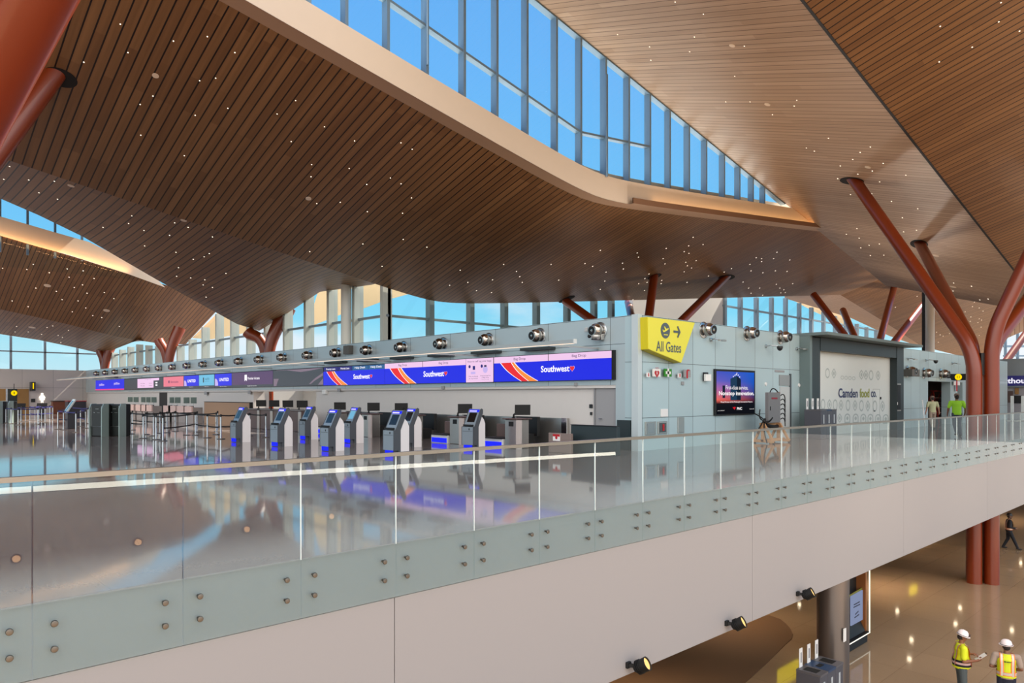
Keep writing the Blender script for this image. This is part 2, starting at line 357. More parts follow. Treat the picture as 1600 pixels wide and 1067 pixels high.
# ------------------------------------------------------------------ floors and slab edge
FLOOR = floor_mat('terrazzo', (122, 112, 110), 1.8, .055, (96, 88, 86), .10, ior=1.62)
YE = 7.26
structure(MB().box((-30, YE, -.18), (110, 110, 0)).build('floor', FLOOR))
LOWF = floor_mat('terrazzo_lower', (150, 127, 102), 1.8, .07, (126, 104, 82), .05)
LZ = -5.85
structure(MB().box((-60, -60, LZ-.2), (140, 60, LZ)).build('floor', LOWF))
EDGE = mat('edge_panel_paint', (154, 150, 151), .55)
structure(MB().box((-30, YE-.012, -.65), (110, YE-.001, -.004)).build('trim_1', mat('slab_edge_paint', (130, 140, 148), .5)))
joints = [on_y(615, 1000, YE).x, on_y(1174, 900, YE).x, on_y(1530, 760, YE).x]
step = joints[1]-joints[0]; xs = [-30, joints[0]-step, joints[0], joints[1], joints[1]+step, joints[1]+2*step, 110]
for a, b in zip(xs, xs[1:]):
    structure(MB().box((a+.006, YE-.02, -2.78), (b-.006, YE+.25, -.655)).build('wall_edge', EDGE))
structure(MB().box((-30, YE+.25, -2.86), (110, 60, -2.70)).build('ceiling', mat('lower_soffit', (170, 150, 128), .7)))
# carpet of the lower hall
cp = [(1202, 961), (1219, 967), (1228, 974), (1235, 982), (1239, 991), (1237, 998), (1228, 1006), (1199, 1035), (1164, 1067), (1120, 1110)]
cpts = [on_z(x, y, LZ+.012) for x, y in cp] + [Vector((2, 9, LZ+.012)), Vector((2, 16, LZ+.012)), Vector((16, 16, LZ+.012))]
tag(MB().prism([Vector((p.x, p.y, LZ)) for p in cpts], (0, 0, .012)).build('carpet', mat('brown_carpet', (92, 66, 40), .95, noise=.1, nscale=60), recalc=True), 'brown carpet with rounded corner laid on the lower hall floor', 'carpet')
# ------------------------------------------------------------------ roof geometry, all as functions of plan position
XK, YC, YF = 23.6, 20.5, 31.2
def soft(d, r=1.6):                                   # rounded kink
    return .5*(d + math.sqrt(d*d+r*r)) - r*.0
def zA(X, Y):
    d = X-XK
    return 10.04 - .186*d + .293*(soft(d)-.8*math.exp(-(d/1.6)**2)*0) - .316*(Y-YC) - .293*.0
def zB(X, Y): return 17.55 - .2*(X-20) + .305*(Y-YC)
def zC(X, Y): return 13.97 - .2*(X-21.8) + .31*(10.05-Y)
def frange(a, b, n): return [a+(b-a)*i/(n-1) for i in range(n)]
ROOFS = {}
def roof(name, rows, m):
    mb = MB().grid(rows); o = mb.build(name, m); structure(o)
    ROOFS[o.name] = BVHTree.FromPolygons([tuple(v) for v in mb.v], mb.f)
    return o
xsA = frange(-14, 18, 12) + frange(19, 29, 21) + frange(32, 79, 12)
roof('ceiling', [[Vector((x, y, zA(x, y))) for x in xsA] for y in frange(YC, YF, 6)], W_A)
# outer skin of the same roof, sunlit, seen only as light bounced through the high glazing
structure(MB().grid([[Vector((x, y, zA(x, y)+(1.0 if y > YC+.4 else 1.35))) for x in xsA] for y in frange(YC-.1, YF-.2, 6)]).build('roof', WHITE_ROOF))
xsB = frange(13.0, 57, 24)
roof('ceiling', [[Vector((x, y, zB(x, y))) for x in xsB] for y in frange(10.05, 20.0, 6)], W_LIT)
roof('ceiling', [[Vector((x, y, zB(57, y)+.2*(x-57))) for x in frange(57, 76, 4)] for y in frange(10.05, 20.0, 4)], W_LIT)
roof('ceiling', [[Vector((x, y, zC(x, y))) for x in frange(13.0, 64, 24)] for y in frange(-1.0, 10.02, 5)], W_A)
structure(MB().bar((13, 10.04, zB(13, 10.05)-.01), (57, 10.04, zB(57, 10.05)-.01), .09, .05).build('trim_2', BLACK))
# second slope beyond the long fold: belly of the roof, then up to the far clerestory
foldp = [(-80,215),(0,242),(60,262),(134,287),(259,331),(330,354),(390,376),(450,399),(500,414),(537,426),(592,449)]
silp = [(-80,272),(0,310),(60,336),(130,370),(245,437),(330,484),(370,506),(405,517),(445,492),(500,456),(580,445)]
silY = [38, 38, 38.4, 39, 40.5, 43, 44, None, None, None, None]
fold3 = [Vector((q.x, YF-.1, zA(q.x, YF-.1)+.08)) for q in (on_y(x, y, YF) for x, y in foldp)]
sil3 = [on_y(p[0], p[1], Y) if Y else on_x(p[0], p[1], 20.0 if i == 7 else 20.4) for i, (p, Y) in enumerate(zip(silp, silY))]
hid3 = [Vector((p.x if i < 7 else 20.4, 62 if i < 6 else (58 if i == 6 else max(p.y+7, 44)), (18.5 - .12*(p.x-6)) if i < 7 else p.z+1.6)) for i, p in enumerate(sil3)]
rows = []
for k in range(9):
    t = k/8; rows.append([a.lerp(b, t) + Vector((0, 0, -.9*math.sin(math.pi*t)*(0 if i > 8 else .0))) for i, (a, b) in enumerate(zip(fold3, sil3))])
for k in range(1, 6):
    t = k/5; rows.append([a.lerp(b, t) for a, b in zip(sil3, hid3)])
def densify(row, n=4):
    o = []
    for a, b in zip(row, row[1:]): o += [a.lerp(b, i/n) for i in range(n)]
    return o + [row[-1]]
roof('ceiling', [densify(r) for r in rows], W_A)
# far module
topp = [(-80,345),(0,368),(60,385),(115,401),(200,428),(255,444),(300,458),(341,483)]
f2p = [(-80,462),(0,483),(60,496),(112,508),(178,525),(225,533),(258,538),(290,538)]
lowp = [(-80,505),(0,522),(60,531),(118,543),(160,553),(216,531)]
def on_plane(px, py, z0, gx, gy, X0, Y0):
    d = ray(px, py); t = (z0-EYE-gx*X0-gy*Y0)/(d.z-gx*d.x-gy*d.y); return CAM+d*t
S3 = (10.04, -.186, -.316, 23.6, 62.8)
top3 = [on_y(x, y, 62) for x, y in topp[:5]] + [on_plane(x, y, *S3) for x, y in topp[5:]]
f23 = [on_plane(x, y, *S3) for x, y in f2p]
low3 = [on_y(x, y, 83.9) for x, y in lowp[:5]] + [on_x(216, 531, 20.4)]
roof('ceiling', [densify([a.lerp(b, k/5) for a, b in zip(top3, f23)]) for k in range(6)], W_A)
roof('ceiling', [densify([a.lerp(b, k/4) for a, b in zip(f23[:6], low3)]) for k in range(5)], W_A)
# roof beyond the far ridge, right of the hall
s7 = [on_plane(x, y, 12.1, -.17, -.316, 78, 31.2) for x, y in [(1312,460),(1352,440),(1400,425),(1470,450),(1562,472),(1562,556),(1500,556),(1440,541),(1382,503)]]
def fan(name, pts, m):
    mb = MB().poly(pts); o = structure(mb.build(name, m)); return o
fan('ceiling', s7, W_A); ROOFS['far'] = BVHTree.FromPolygons([tuple(p) for p in s7], [list(range(len(s7)))])
s8b = [on_y(x, y, 31.3) for x, y in [(1226,458),(1327,458),(1442,536),(1456,543)]]
s8t = [on_y(x, y, 38) for x, y in [(1226,466),(1330,497),(1390,525),(1452,547)]]
roof('ceiling', [densify(s8b), densify([a.lerp(b, .5) for a, b in zip(s8b, s8t)]), densify(s8t)], W_LIT)
s9 = [on_t(x, y, 66) for x, y in [(1556,470),(1640,486),(1640,500),(1560,534)]]
fan('ceiling', s9, W_LIT)
# ------------------------------------------------------------------ high glazing with its deep beam (near module)
YB = 19.84
zbot = lambda x: zA(x, YC)
bx = frange(-6, 18, 8) + frange(19.5, 28, 12) + frange(30, 47.3, 8)
FH = 1.02
beam = MB()
beam.grid([[Vector((x, YB, zbot(x)-.0)) for x in bx], [Vector((x, YB, zbot(x)+FH)) for x in bx], [Vector((x, YC+.2, zbot(x)+FH)) for x in bx]], smooth=True)
structure(beam.build('trim_3', BEAM))
structure(MB().grid([[Vector((x, YC+.02, zbot(x)-.005)) for x in bx], [Vector((x, YB-.002, zbot(x)-.01)) for x in bx]]).build('trim_3', BAND))
# cove ledge on the falling end of the beam
lx = [x for x in bx if x > 25]
structure(MB().grid([[Vector((x, YB-.32, zbot(x)-.04)) for x in lx], [Vector((x, YB-.30, zbot(x)+.22)) for x in lx], [Vector((x, YB-.26, zbot(x)+.22)) for x in lx], [Vector((x, YB-.26, zbot(x)-.02)) for x in lx]]).build('trim_3', mat('cove_lip', (120, 86, 62), .6)))
structure(MB().grid([[Vector((x, YB-.32, zbot(x)-.04)) for x in lx], [Vector((x, YB+.02, zbot(x)-.03)) for x in lx]]).build('trim_3', BAND))
zt = lambda x: 17.55-.2*(x-20)
def window(name, mull, transoms, panes, mmat, tmat=None):
    w = bpy.data.objects.new(name, None); COL.objects.link(w); structure(w)
    for mb in mull: structure(mb.build('mullion', mmat, w))
    for mb in transoms: structure(mb.build('transom', tmat or mmat, w))
    for mb in panes: structure(mb.build('pane', GLASS, w))
    return w
Y1 = 20.12
mp = [433/3.2+400-0, 535.5, 603, 666, 722.5, 773, 820, 866, 904, 942, 979, 1012, 1044, 1072.5, 1100, 1127, 1152, 1173, 1190]
mxs = [x_at(p, Y1) for p in (480, 538, 603, 664, 722, 773, 820, 866, 904, 943, 979, 1012, 1043, 1073, 1100, 1128, 1152, 1173, 1191)]
ms = []
for i, x in enumerate(mxs):
    z0, z1 = zbot(x)+FH-.05, zt(x)-.02
    if z1 > z0: ms.append(MB().box((x-.055, Y1-.16, z0), (x+.055, Y1+.16, z1)))
xk1 = x_at(904, Y1); trs = []
def ztr(x): return (on_y(606, 3, Y1).z + (x-x_at(606, Y1))*((on_y(865.6, 181, Y1).z-on_y(606, 3, Y1).z)/(x_at(865.6, Y1)-x_at(606, Y1))))
xk2 = x_at(1012, Y1); zk2 = on_y(1012, 230, Y1).z
trs.append(MB().bar((6, Y1, ztr(6)), (xk1, Y1, ztr(xk1)), .26, .09))
trs.append(MB().bar((xk1, Y1, ztr(xk1)), (xk2, Y1, zk2), .26, .09))
trs.append(MB().bar((8, Y1, zt(8)-.16), (41, Y1, zt(41)-.16), .30, .14))
trs.append(MB().bar((8, Y1-.2, zt(8)-.05), (41, Y1-.2, zt(41)-.05), .05, .08))
pns = []
for a, b in zip(mxs, mxs[1:]):
    if zt(b) > zbot(b)+FH: pns.append(MB().poly([(a, Y1+.05, zbot(a)+FH-.05), (b, Y1+.05, zbot(b)+FH-.05), (b, Y1+.05, zt(b)), (a, Y1+.05, zt(a))]))
window('window_1', ms, trs, pns, STEEL)
structure(MB().tube([(x_at(668, YB-.1), YB-.1, 13.0), (x_at(668, YB-.1), YB-.1, 18.2)], .05).build('trim_4', STEEL))
structure(MB().tube([(x_at(948, YB-.1), YB-.1, 11.2), (x_at(948, YB-.1), YB-.1, 15.6)], .06).build('trim_4', STEEL))
# far clerestory
Y2 = 61.9
fb = [on_y(x, y, Y2) for x, y in [(-80,347),(0,368),(60,385.5),(112,399.5),(200,428),(258,449)]]
ft = [on_y(x, y, Y2) for x, y in [(-80,318),(0,338),(45,351),(86,363),(139,378),(235,425)]]
structure(MB().grid([fb, ft]).build('trim_5', BEAM))
ms = []; pns = []
for p in (-37, 0, 43, 86, 128):
    x = x_at(p, Y2+.3); ms.append(MB().box((x-.07, Y2+.2, 12), (x+.07, Y2+.4, 19)))
pns.append(MB().poly([(0, Y2+.35, 11), (17, Y2+.35, 11), (17, Y2+.35, 19), (0, Y2+.35, 19)]))
window('window_2', ms, [], pns, STEEL)
# ------------------------------------------------------------------ walls
XW, YG, ZW = 18.5, 13.9, 4.35
WC = panel_wall('clad_panels_side', (176, 190, 194), 'Y', (3.45, 4.33), 2.83, 15.0)
WG = panel_wall('clad_panels_front', (180, 200, 204), 'X', (1.05, 2.85, 4.33), 1.45, 18.75)
WE = panel_wall('clad_panels_end', (192, 184, 180), 'X', (2.55,), 2.6, 0.)
WW = mat('white_wall_paint', (206, 202, 198), .6, noise=.02)
structure(MB().box((XW, YG+.5, 2.12), (XW+.8, 84, ZW)).build('wall_side', WC))
structure(MB().box((XW, YG+.5, 0), (XW+.8, y_at(962, XW), 2.12)).build('wall_side', WC))
oy0, oy1 = y_at(495, XW+.15), y_at(397, XW+.15); oz = 2.0
ya = y_at(962, XW)
structure(MB().box((XW+.12, ya, 0), (XW+.8, oy0, 2.12)).build('wall_side', WW))
structure(MB().box((XW+.12, oy1, 0), (XW+.8, y_at(262, XW+.15), 2.12)).build('wall_side', WW))
structure(MB().box((XW+.12, y_at(250, XW+.15), 0), (XW+.8, 84, 2.12)).build('wall_side', WW))
structure(MB().box((XW+.02, ya, 2.02), (XW+.8, 84, 2.13)).build('wall_side', WW))
structure(MB().box((XW+.1, y_at(262, XW+.15), 0), (XW+3.5, y_at(250, XW+.15), 2.1)).build('wall_side', mat('doorway_dark', (50, 46, 44), .7)))
structure(MB().box((XW+3.4, oy0-.6, 0), (XW+3.6, oy1+.6, 2.6)).build('wall_back', WW))
structure(MB().box((XW+.8, oy0-.2, 0), (XW+3.5, oy0, 2.6)).build('wall_back', WW))
structure(MB().box((XW+.8, oy1, 0), (XW+3.5, oy1+.2, 2.6)).build('wall_back', WW))
structure(MB().box((XW+3.3, y_at(460, XW+3.3), 0), (XW+3.42, y_at(449, XW+3.3), 2.1)).build('wall_back', mat('brown_panel', (120, 100, 86), .6)))
structure(MB().box((XW+3.3, y_at(467, XW+3.3), 0), (XW+3.41, y_at(460, XW+3.3), 2.1)).build('wall_back', mat('doorway_dark', (50, 46, 44), .7)))
# gates wall with two doorways
d0, d1, d2, d3 = x_at(1450, YG), x_at(1485, YG), x_at(1496, YG), x_at(1504, YG); XE = x_at(1574, YG)
for a, b in ((XW, d0), (d1, d2), (d3, XE)):
    structure(MB().box((a, YG, 0), (b, YG+.5, ZW)).build('wall_front', WG))
for a, b in ((d0, d1), (d2, d3)):
    structure(MB().box((a, YG, 2.62), (b, YG+.5, ZW)).build('wall_front', WG))
RM = mat('room_brown', (112, 96, 88), .8)
structure(MB().box((d0-1, YG+3.5, 0), (d3+2, YG+3.7, 3)).build('wall_back', RM))
structure(MB().box((d0-1.2, YG+.5, 0), (d0-1, YG+3.7, 3)).build('wall_back', RM))
structure(MB().box((d3+2, YG+.5, 0), (d3+2.2, YG+3.7, 3)).build('wall_back', RM))
structure(MB().box((d0-1, YG+.5, 2.9), (d3+2, YG+3.7, 3)).build('ceiling', RM))
# flat top of the enclosed rooms, corner post, dark base
structure(MB().box((XW+.8, YG+.5, ZW-.15), (20.4, 84, ZW-.02)).build('roof', mat('room_top_grey', (92, 92, 92), .8)))
structure(MB().box((20.4, YG+.5, ZW-.15), (XE, YF-.1, ZW-.02)).build('roof', mat('room_top_grey', (92, 92, 92), .8)))
structure(MB().box((XW-.05, YG-.05, 0), (XW+.16, YG+.2, ZW+.01)).build('trim_6', mat('corner_post', (196, 206, 208), .35, .2)))
DG = mat('slate_panel', (38, 49, 52), .45, noise=.08, nscale=4)
structure(MB().box((XW-.06, YG+.25, 0), (XW, ya-.1, .98)).build('baseboard_side', DG))
# pale solid wall and light gap above the enclosed rooms
structure(MB().box((x_at(987, YF+.3), YF+.2, ZW-.1), (x_at(1131, YF+.3), YF+.5, 10.4)).build('wall_back', mat('pale_render', (226, 224, 222), .7)))
# end wall and its glazing
XL = -20
structure(MB().box((XL, 84, 0), (XW+.8, 84.5, ZW)).build('wall_end', WE))
gx0, gx1 = x_at(-30, 84), x_at(45, 84)
x0, x1 = x_at(0, 83.9)-3, x_at(45, 83.9)
WD = mat('warm_wood_panel', (150, 112, 62), .5, noise=.1, nscale=2)
for px0, px1, m in ((-40, 9, WD), (9, 12, SILVER), (12, 27, mat('glass_door_dark', (36, 44, 42), .2)), (27, 45, WD)):
    structure(MB().box((x_at(px0, 83.9), 83.9, 0), (x_at(px1, 83.9), 84, 2.42)).build('wall_end', m))
ms = []; ts = []; pn = []
xx = x_at(17, 84.2)
k = -12
while k < 8:
    x = xx + 2.83*k
    if XL < x < 19: ms.append(MB().box((x-.09, 84.1, ZW), (x+.09, 84.4, 14)))
    k += 1
z1 = on_y(60, 550, 84).z
ts.append(MB().box((XL, 84.1, z1-.06), (19.5, 84.35, z1+.06)))
pn.append(MB().poly([(XL, 84.3, ZW), (19.8, 84.3, ZW), (19.8, 84.3, 14), (XL, 84.3, 14)]))
window('window_3', ms, ts, pn, mat('window_steel_grey', (112, 120, 132), .4, .2))
# side glazing behind the check-in wall (plane X = 20.5) and return glazing (plane Y = 31.2)
XB = 20.5
def ztopL(y):
    pts = [(31.2, 8.6), (36, 8.9), (45, 8.2), (49.5, 8.2), (53.3, 7.85), (60.6, 5.8), (66, 6.0), (73.5, 6.6), (84, 6.0)]
    for (a, za), (b, zb) in zip(pts, pts[1:]):
        if a <= y <= b: return za+(zb-za)*(y-a)/(b-a)
    return 7
ms = []; pn = []; ys = []
y = YF+2.83*.5
px_m = [558.7, 517.5, 480]
for i in range(20):
    y = YF + .15 + 2.83*i*.98
    if y < 83.5: ys.append(y)
for i, y in enumerate(ys):
    ms.append(MB().box((XB-.28, y-.13, ZW-.1), (XB+.28, y+.13, ztopL(y))))
ztl = on_x(564, 498.8, XB).z
ts = [MB().box((XB-.08, YF, ztl-.06), (XB+.08, 84, ztl+.06))]
for a, b in zip(ys, ys[1:]): pn.append(MB().poly([(XB+.05, a, ZW-.1), (XB+.05, b, ZW-.1), (XB+.05, b, ztopL(b)), (XB+.05, a, ztopL(a))]))
window('window_4', ms, ts, pn, PALE_STEEL, mat('transom_grey', (120, 132, 140), .4, .3))
ms = []; pn = []
mpx = [607, 674, 737, 790, 840, 888, 930, 957]
zta = lambda x: min(zA(x, YF)+.3, 60)
for p in mpx:
    x = x_at(p, YF+.1); wd = .09 if p == 607 else .15
    ms.append(MB().box((x-wd, YF+.02, ZW-.1), (x+wd, YF+.42, zta(x))))
ztr2 = on_y(674, 498.5, YF).z
ts = [MB().box((XB, YF+.1, ztr2-.06), (x_at(975, YF), YF+.3, ztr2+.06))]
xs_ = [x_at(p, YF+.2) for p in mpx+[987]]
for a, b in zip(xs_, xs_[1:]): pn.append(MB().poly([(a, YF+.25, ZW-.1), (b, YF+.25, ZW-.1), (b, YF+.25, zta(b)), (a, YF+.25, zta(a))]))
window('window_5', ms, ts, pn, mat('window_steel_teal', (110, 128, 130), .45, .2))
ms = []; pn = []
mpx = [1133, 1158, 1183, 1206.7, 1228.7, 1250, 1269, 1288, 1306, 1323, 1340, 1355, 1370]
def ztr_(px): 
    return on_y(px, 466 if px < 1226 else 466+(px-1226)*.36, YF).z+.1
for p in mpx:
    x = x_at(p, YF+.1); ms.append(MB().box((x-.16, YF+.02, ZW-.1), (x+.16, YF+.35, ztr_(p))))
zt3 = on_y(1132, 477, YF).z
ts = [MB().box((x_at(1132, YF), YF+.08, zt3-.07), (x_at(1375, YF), YF+.28, zt3+.07))]
for a, b in zip(mpx, mpx[1:]):
    A, B = x_at(a, YF+.2), x_at(b, YF+.2); pn.append(MB().poly([(A, YF+.2, ZW-.1), (B, YF+.2, ZW-.1), (B, YF+.2, ztr_(b)), (A, YF+.2, ztr_(a))]))
window('window_6', ms, ts, pn, mat('window_steel_bluegrey', (150, 166, 178), .4, .2))
# outer soffits seen through the glass, sunlit from outside
TAN = mat('outer_soffit', (206, 176, 134), .7)
def soffit(pts, Y): structure(MB().poly([on_y(x, y, Y) for x, y in pts]).build('roof', TAN))
soffit([(557,486),(600,470),(640,459),(600,444),(545,430)], 38)
soffit([(480,512),(536,490),(536,425),(500,445)], 52)
soffit([(300,528),(345,484),(372,500),(395,518),(330,530)], 70)
soffit([(1230,464),(1330,498),(1330,512),(1270,486)], 40)
# ------------------------------------------------------------------ round steel columns
def round_column(name, p, d, z1, m, label=None):
    return structure(MB().tube([(p.x, p.y, p.z), (p.x, p.y, z1)], d/2, 24).build(name, m))
CONC = mat('pale_column', (204, 200, 190), .45, .1)
p = on_x(541, HY, 19.95); round_column('column', Vector((p.x, p.y, 0)), .56, on_x(541, 428, 19.95).z, CONC)
p = on_t(1453, HY, 62); round_column('column', Vector((p.x, p.y, 0)), .72, 12.5, CONC)
p = on_t(1444.5, HY, 62.5); structure(MB().box((p.x-.16, p.y-.16, 0), (p.x+.16, p.y+.16, 12.5)).build('column', mat('dark_strip', (34, 36, 40), .5)))
# ------------------------------------------------------------------ glass balustrade
YR = 7.2
GP = glass('balustrade_glass', (247, 251, 250), foot_band=True)
RAILM = mat('rail_steel', (150, 140, 130), .3, 1.)
rail = thing('glass_railing', (10, YR, 0), 'long frameless glass railing with steel handrail along the upper floor edge', 'railing')
pxs = [50, 285, 472, 620, 741, 841, 926]
PW = 1.2195; X0 = x_at(50, YR)
hr = MB().bar((-6, YR, 1.07), (44, YR, 1.07), .055, .045); hr.build('handrail', RAILM, rail)
for i in range(-4, 36):
    a = X0+PW*i; b = a+PW
    g = MB().box((a+.006, YR-.011, -.645), (b-.006, YR+.011, 1.05)).build('glass_panel', GP, rail)
    if i < 30:
        for u in (.16, PW-.16):
            for z in (-.19, -.41):
                MB().lathe([(.0, .026), (.012, .027), (.026, .024), (.029, .019), (.029, .008), (.014, .007), (.014, -.045), (.0, -.045)], (a+u, YR-.004, z), (0, -1, 0), 14).build('standoff_bolt', mat('bolt_steel', (112, 106, 100), .3, 1.), g)
    if i > 1:
        MB().box((a-(.006 if i > 7 else .003), YR-.012, 0), (a+(.006 if i > 7 else .003), YR+.010, 1.05)).build('panel_edge', mat('glass_edge_glint', (240, 248, 248), .5, 0, .8), rail)  # white strips carry painted light caught along the pane edges
# ------------------------------------------------------------------ tree columns of oxide-red pipe
def bez(p, q, r, n=7):
    p, q, r = Vector(p), Vector(q), Vector(r)
    return [p*(1-t)**2 + q*2*t*(1-t) + r*t*t for t in [i/n for i in range(n+1)]]
def pipe_path(base, zf, tip, off, bend=1.0):
    b = Vector((base[0]+off[0], base[1]+off[1], base[2])); k = Vector((b.x, b.y, zf)); t = Vector(tip); d = (t-k).normalized()
    return [b, k-Vector((0, 0, bend*1.05))] + bez(k-Vector((0, 0, bend)), k, k+d*bend, 8)[1:] + [t + d*.35]
def tree(base, zf, tips, r, label, offs=None, bend=1.0, holes=True, hr=.46):
    t = thing('tree_column', base, label, 'column', 'oxide red tree columns')
    offs = offs or [(-.33, .33), (.33, .33), (-.33, -.33), (.33, -.33)]
    zs = zf if hasattr(zf, '__len__') else [zf]*8
    for tip, of, zf in zip(tips, offs, zs):
        pb = MB().tube(pipe_path(base, zf, tip, of, bend), r, 20).build('branch_pipe', ORANGE, t)
        if holes:
            tp = Vector(tip); k = Vector((base[0]+of[0], base[1]+of[1], zf)); d = (tp-k).normalized()
            h = Vector((d.x, d.y, 0)).normalized()
            hit = ROOFHIT(tp)
            if hit:
                c, n = hit; u = (h - n*h.dot(n)).normalized(); v = n.cross(u); s = max(abs(d.dot(n)), .35)
                mb = MB(); pts = [c + n*.012 + u*(math.cos(a)*(hr+.05)/s*.9+.18) + v*math.sin(a)*(hr) for a in [2*math.pi*i/28 for i in range(28)]]
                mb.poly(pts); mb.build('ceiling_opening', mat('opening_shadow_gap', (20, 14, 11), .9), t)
    return t
def ROOFHIT(p):
    best = None
    for nmn, b in ROOFS.items():
        r = b.ray_cast(p-Vector((0, 0, 3)), Vector((0, 0, 1)), 6)
        if r[0] is not None and (best is None or abs(r[0].z-p.z) < abs(best[0].z-p.z)):
            n = r[1]; n = -n if n.z > 0 else n; best = (r[0], n)
    return best
def roof_at(px, py, names=None):
    d = ray(px, py); best = None
    for nmn, b in ROOFS.items():
        r = b.ray_cast(CAM, d.normalized(), 250)
        if r[0] is not None and (best is None or r[3] < best[2]):
            n = r[1]; n = -n if n.dot(d) > 0 else n; best = (r[0], n, r[3])
    return best
rt = (33.84+RT.x*.30, 8.25+RT.y*.30, LZ)
tips = [roof_at(1335, 282)[0], roof_at(1437, 380)[0], Vector((36.0, 4.9, zC(36.0, 4.9))), Vector((44.6, 6.1, zC(44.6, 6.1)))]
tree(rt, [3.5, 3.75, 4.2, 3.7], tips, .275, 'oxide red four pipe tree column rising through the floor beside the glass railing at right', [(RT*a+FW*b)[:2] for a, b in ((-.54, 0), (-.25, .5), (.08, -.12), (.38, .40))], .95)
tr0 = bpy.data.objects['tree_column']; c0 = Vector((rt[0], rt[1], 0))
MB().bar(c0+RT*-.235+FW*.1, c0+RT*-.235+FW*.1+Vector((0, 0, 2.6)), .12, .3, up=RT).build('centre_fin', mat('fin_grey', (190, 170, 164), .4), tr0)
MB().bar(c0+RT*-.235+FW*.05+Vector((0, 0, 2.6)), c0+RT*-.235+FW*.05+Vector((0, 0, 3.5)), .3, .17, up=RT).build('junction_box', DARK, tr0)
# the close branch at upper left belongs to a tree standing just out of view
f = CAM + ray(-107, 290)*7.1; q = CAM + ray(44, 0)*6.3; tipL = f + (q-f)*2.6
tree((f.x, f.y, LZ), f.z-.1, [tipL, (-7, 14, 11), (-6, 4, 11)], .30, 'oxide red tree column whose huge close branch crosses the upper left corner', [(0, 0), (-.6, .2), (-.6, -.4)], 1.0, holes=False)
h2 = roof_at(84, 117)[0]; b2 = on_t(-150, HY, 20)
tree((b2.x, b2.y, 0), 4.9, [h2, (-9, b2.y+1, 12.5)], .30, 'oxide red tree column with its branch entering an oval opening in the left ceiling', [(0, 0), (-.6, 0)], 1.0, hr=.42)
fk = on_t(1006, 556, 42)
tree((fk.x, fk.y, 0), fk.z, [roof_at(1022, 431)[0], roof_at(1134, 433)[0], on_y(889, 474, YF-.6), on_t(982, 474, 52)], .27, 'oxide red tree column spreading behind the yellow sign wall', [(0, 0), (.2, 0), (-.2, 0), (0, .3)], .8)
fk = on_t(1362, 577, 61)
tree((fk.x, fk.y, 0), fk.z, [on_t(1274, 464, 66), on_t(1318, 487, 72), roof_at(1397, 449)[0] if roof_at(1397, 449) else on_t(1397, 449, 68), on_t(1441, 478, 70)], .32, 'oxide red tree column spreading behind the food shop hoarding', [(-.3, 0), (0, .3), (.1, 0), (.3, 0)], .8, holes=False)
p = on_t(1588, 478, 60); pb_ = on_t(1548, 590, 60)
tree((pb_.x, pb_.y, 0), pb_.z-.4, [on_t(1640, 470, 66)], .3, 'oxide red tree column farthest off behind the right tree', [(0, 0)], .8, holes=False)
for i, (cx, cy, l, r_, s) in enumerate([(417, 552, (392, 523), (448, 487), 'nearest'), (262, 566, (250, 536), (279, 517), 'middle'), (163, 576, (157, 551), (176, 537), 'farthest')]):
    b = on_x(cx, cy, 19.75); sc = b.dot(FW)/1120
    t = thing('tree_column', (b.x, b.y, 0), 'two-armed oxide red tree column rising behind the check-in wall, %s of three' % s, 'column', 'oxide red tree columns')
    for (ex, ey), o, rr in ((l, -.0, .34), (r_, .0, .40)):
        e_ = on_t(ex, ey, b.dot(FW)+(0 if ex > cx else .3)); y0 = Vector((b.x, b.y + (.35 if ex < cx else -.35), 0)); k = Vector((y0.x, y0.y, b.z+.35))
        MB().tube([y0, k-Vector((0,0,.6))] + bez(k-Vector((0,0,.5)), k+Vector((0,0,.7)), e_, 8) + [e_+(e_-k).normalized()*.3], [rr*.78, rr*.78] + [rr*(.8+.35*j/8) for j in range(9)] + [rr*1.15], 18).build('branch_pipe', ORANGE, t)
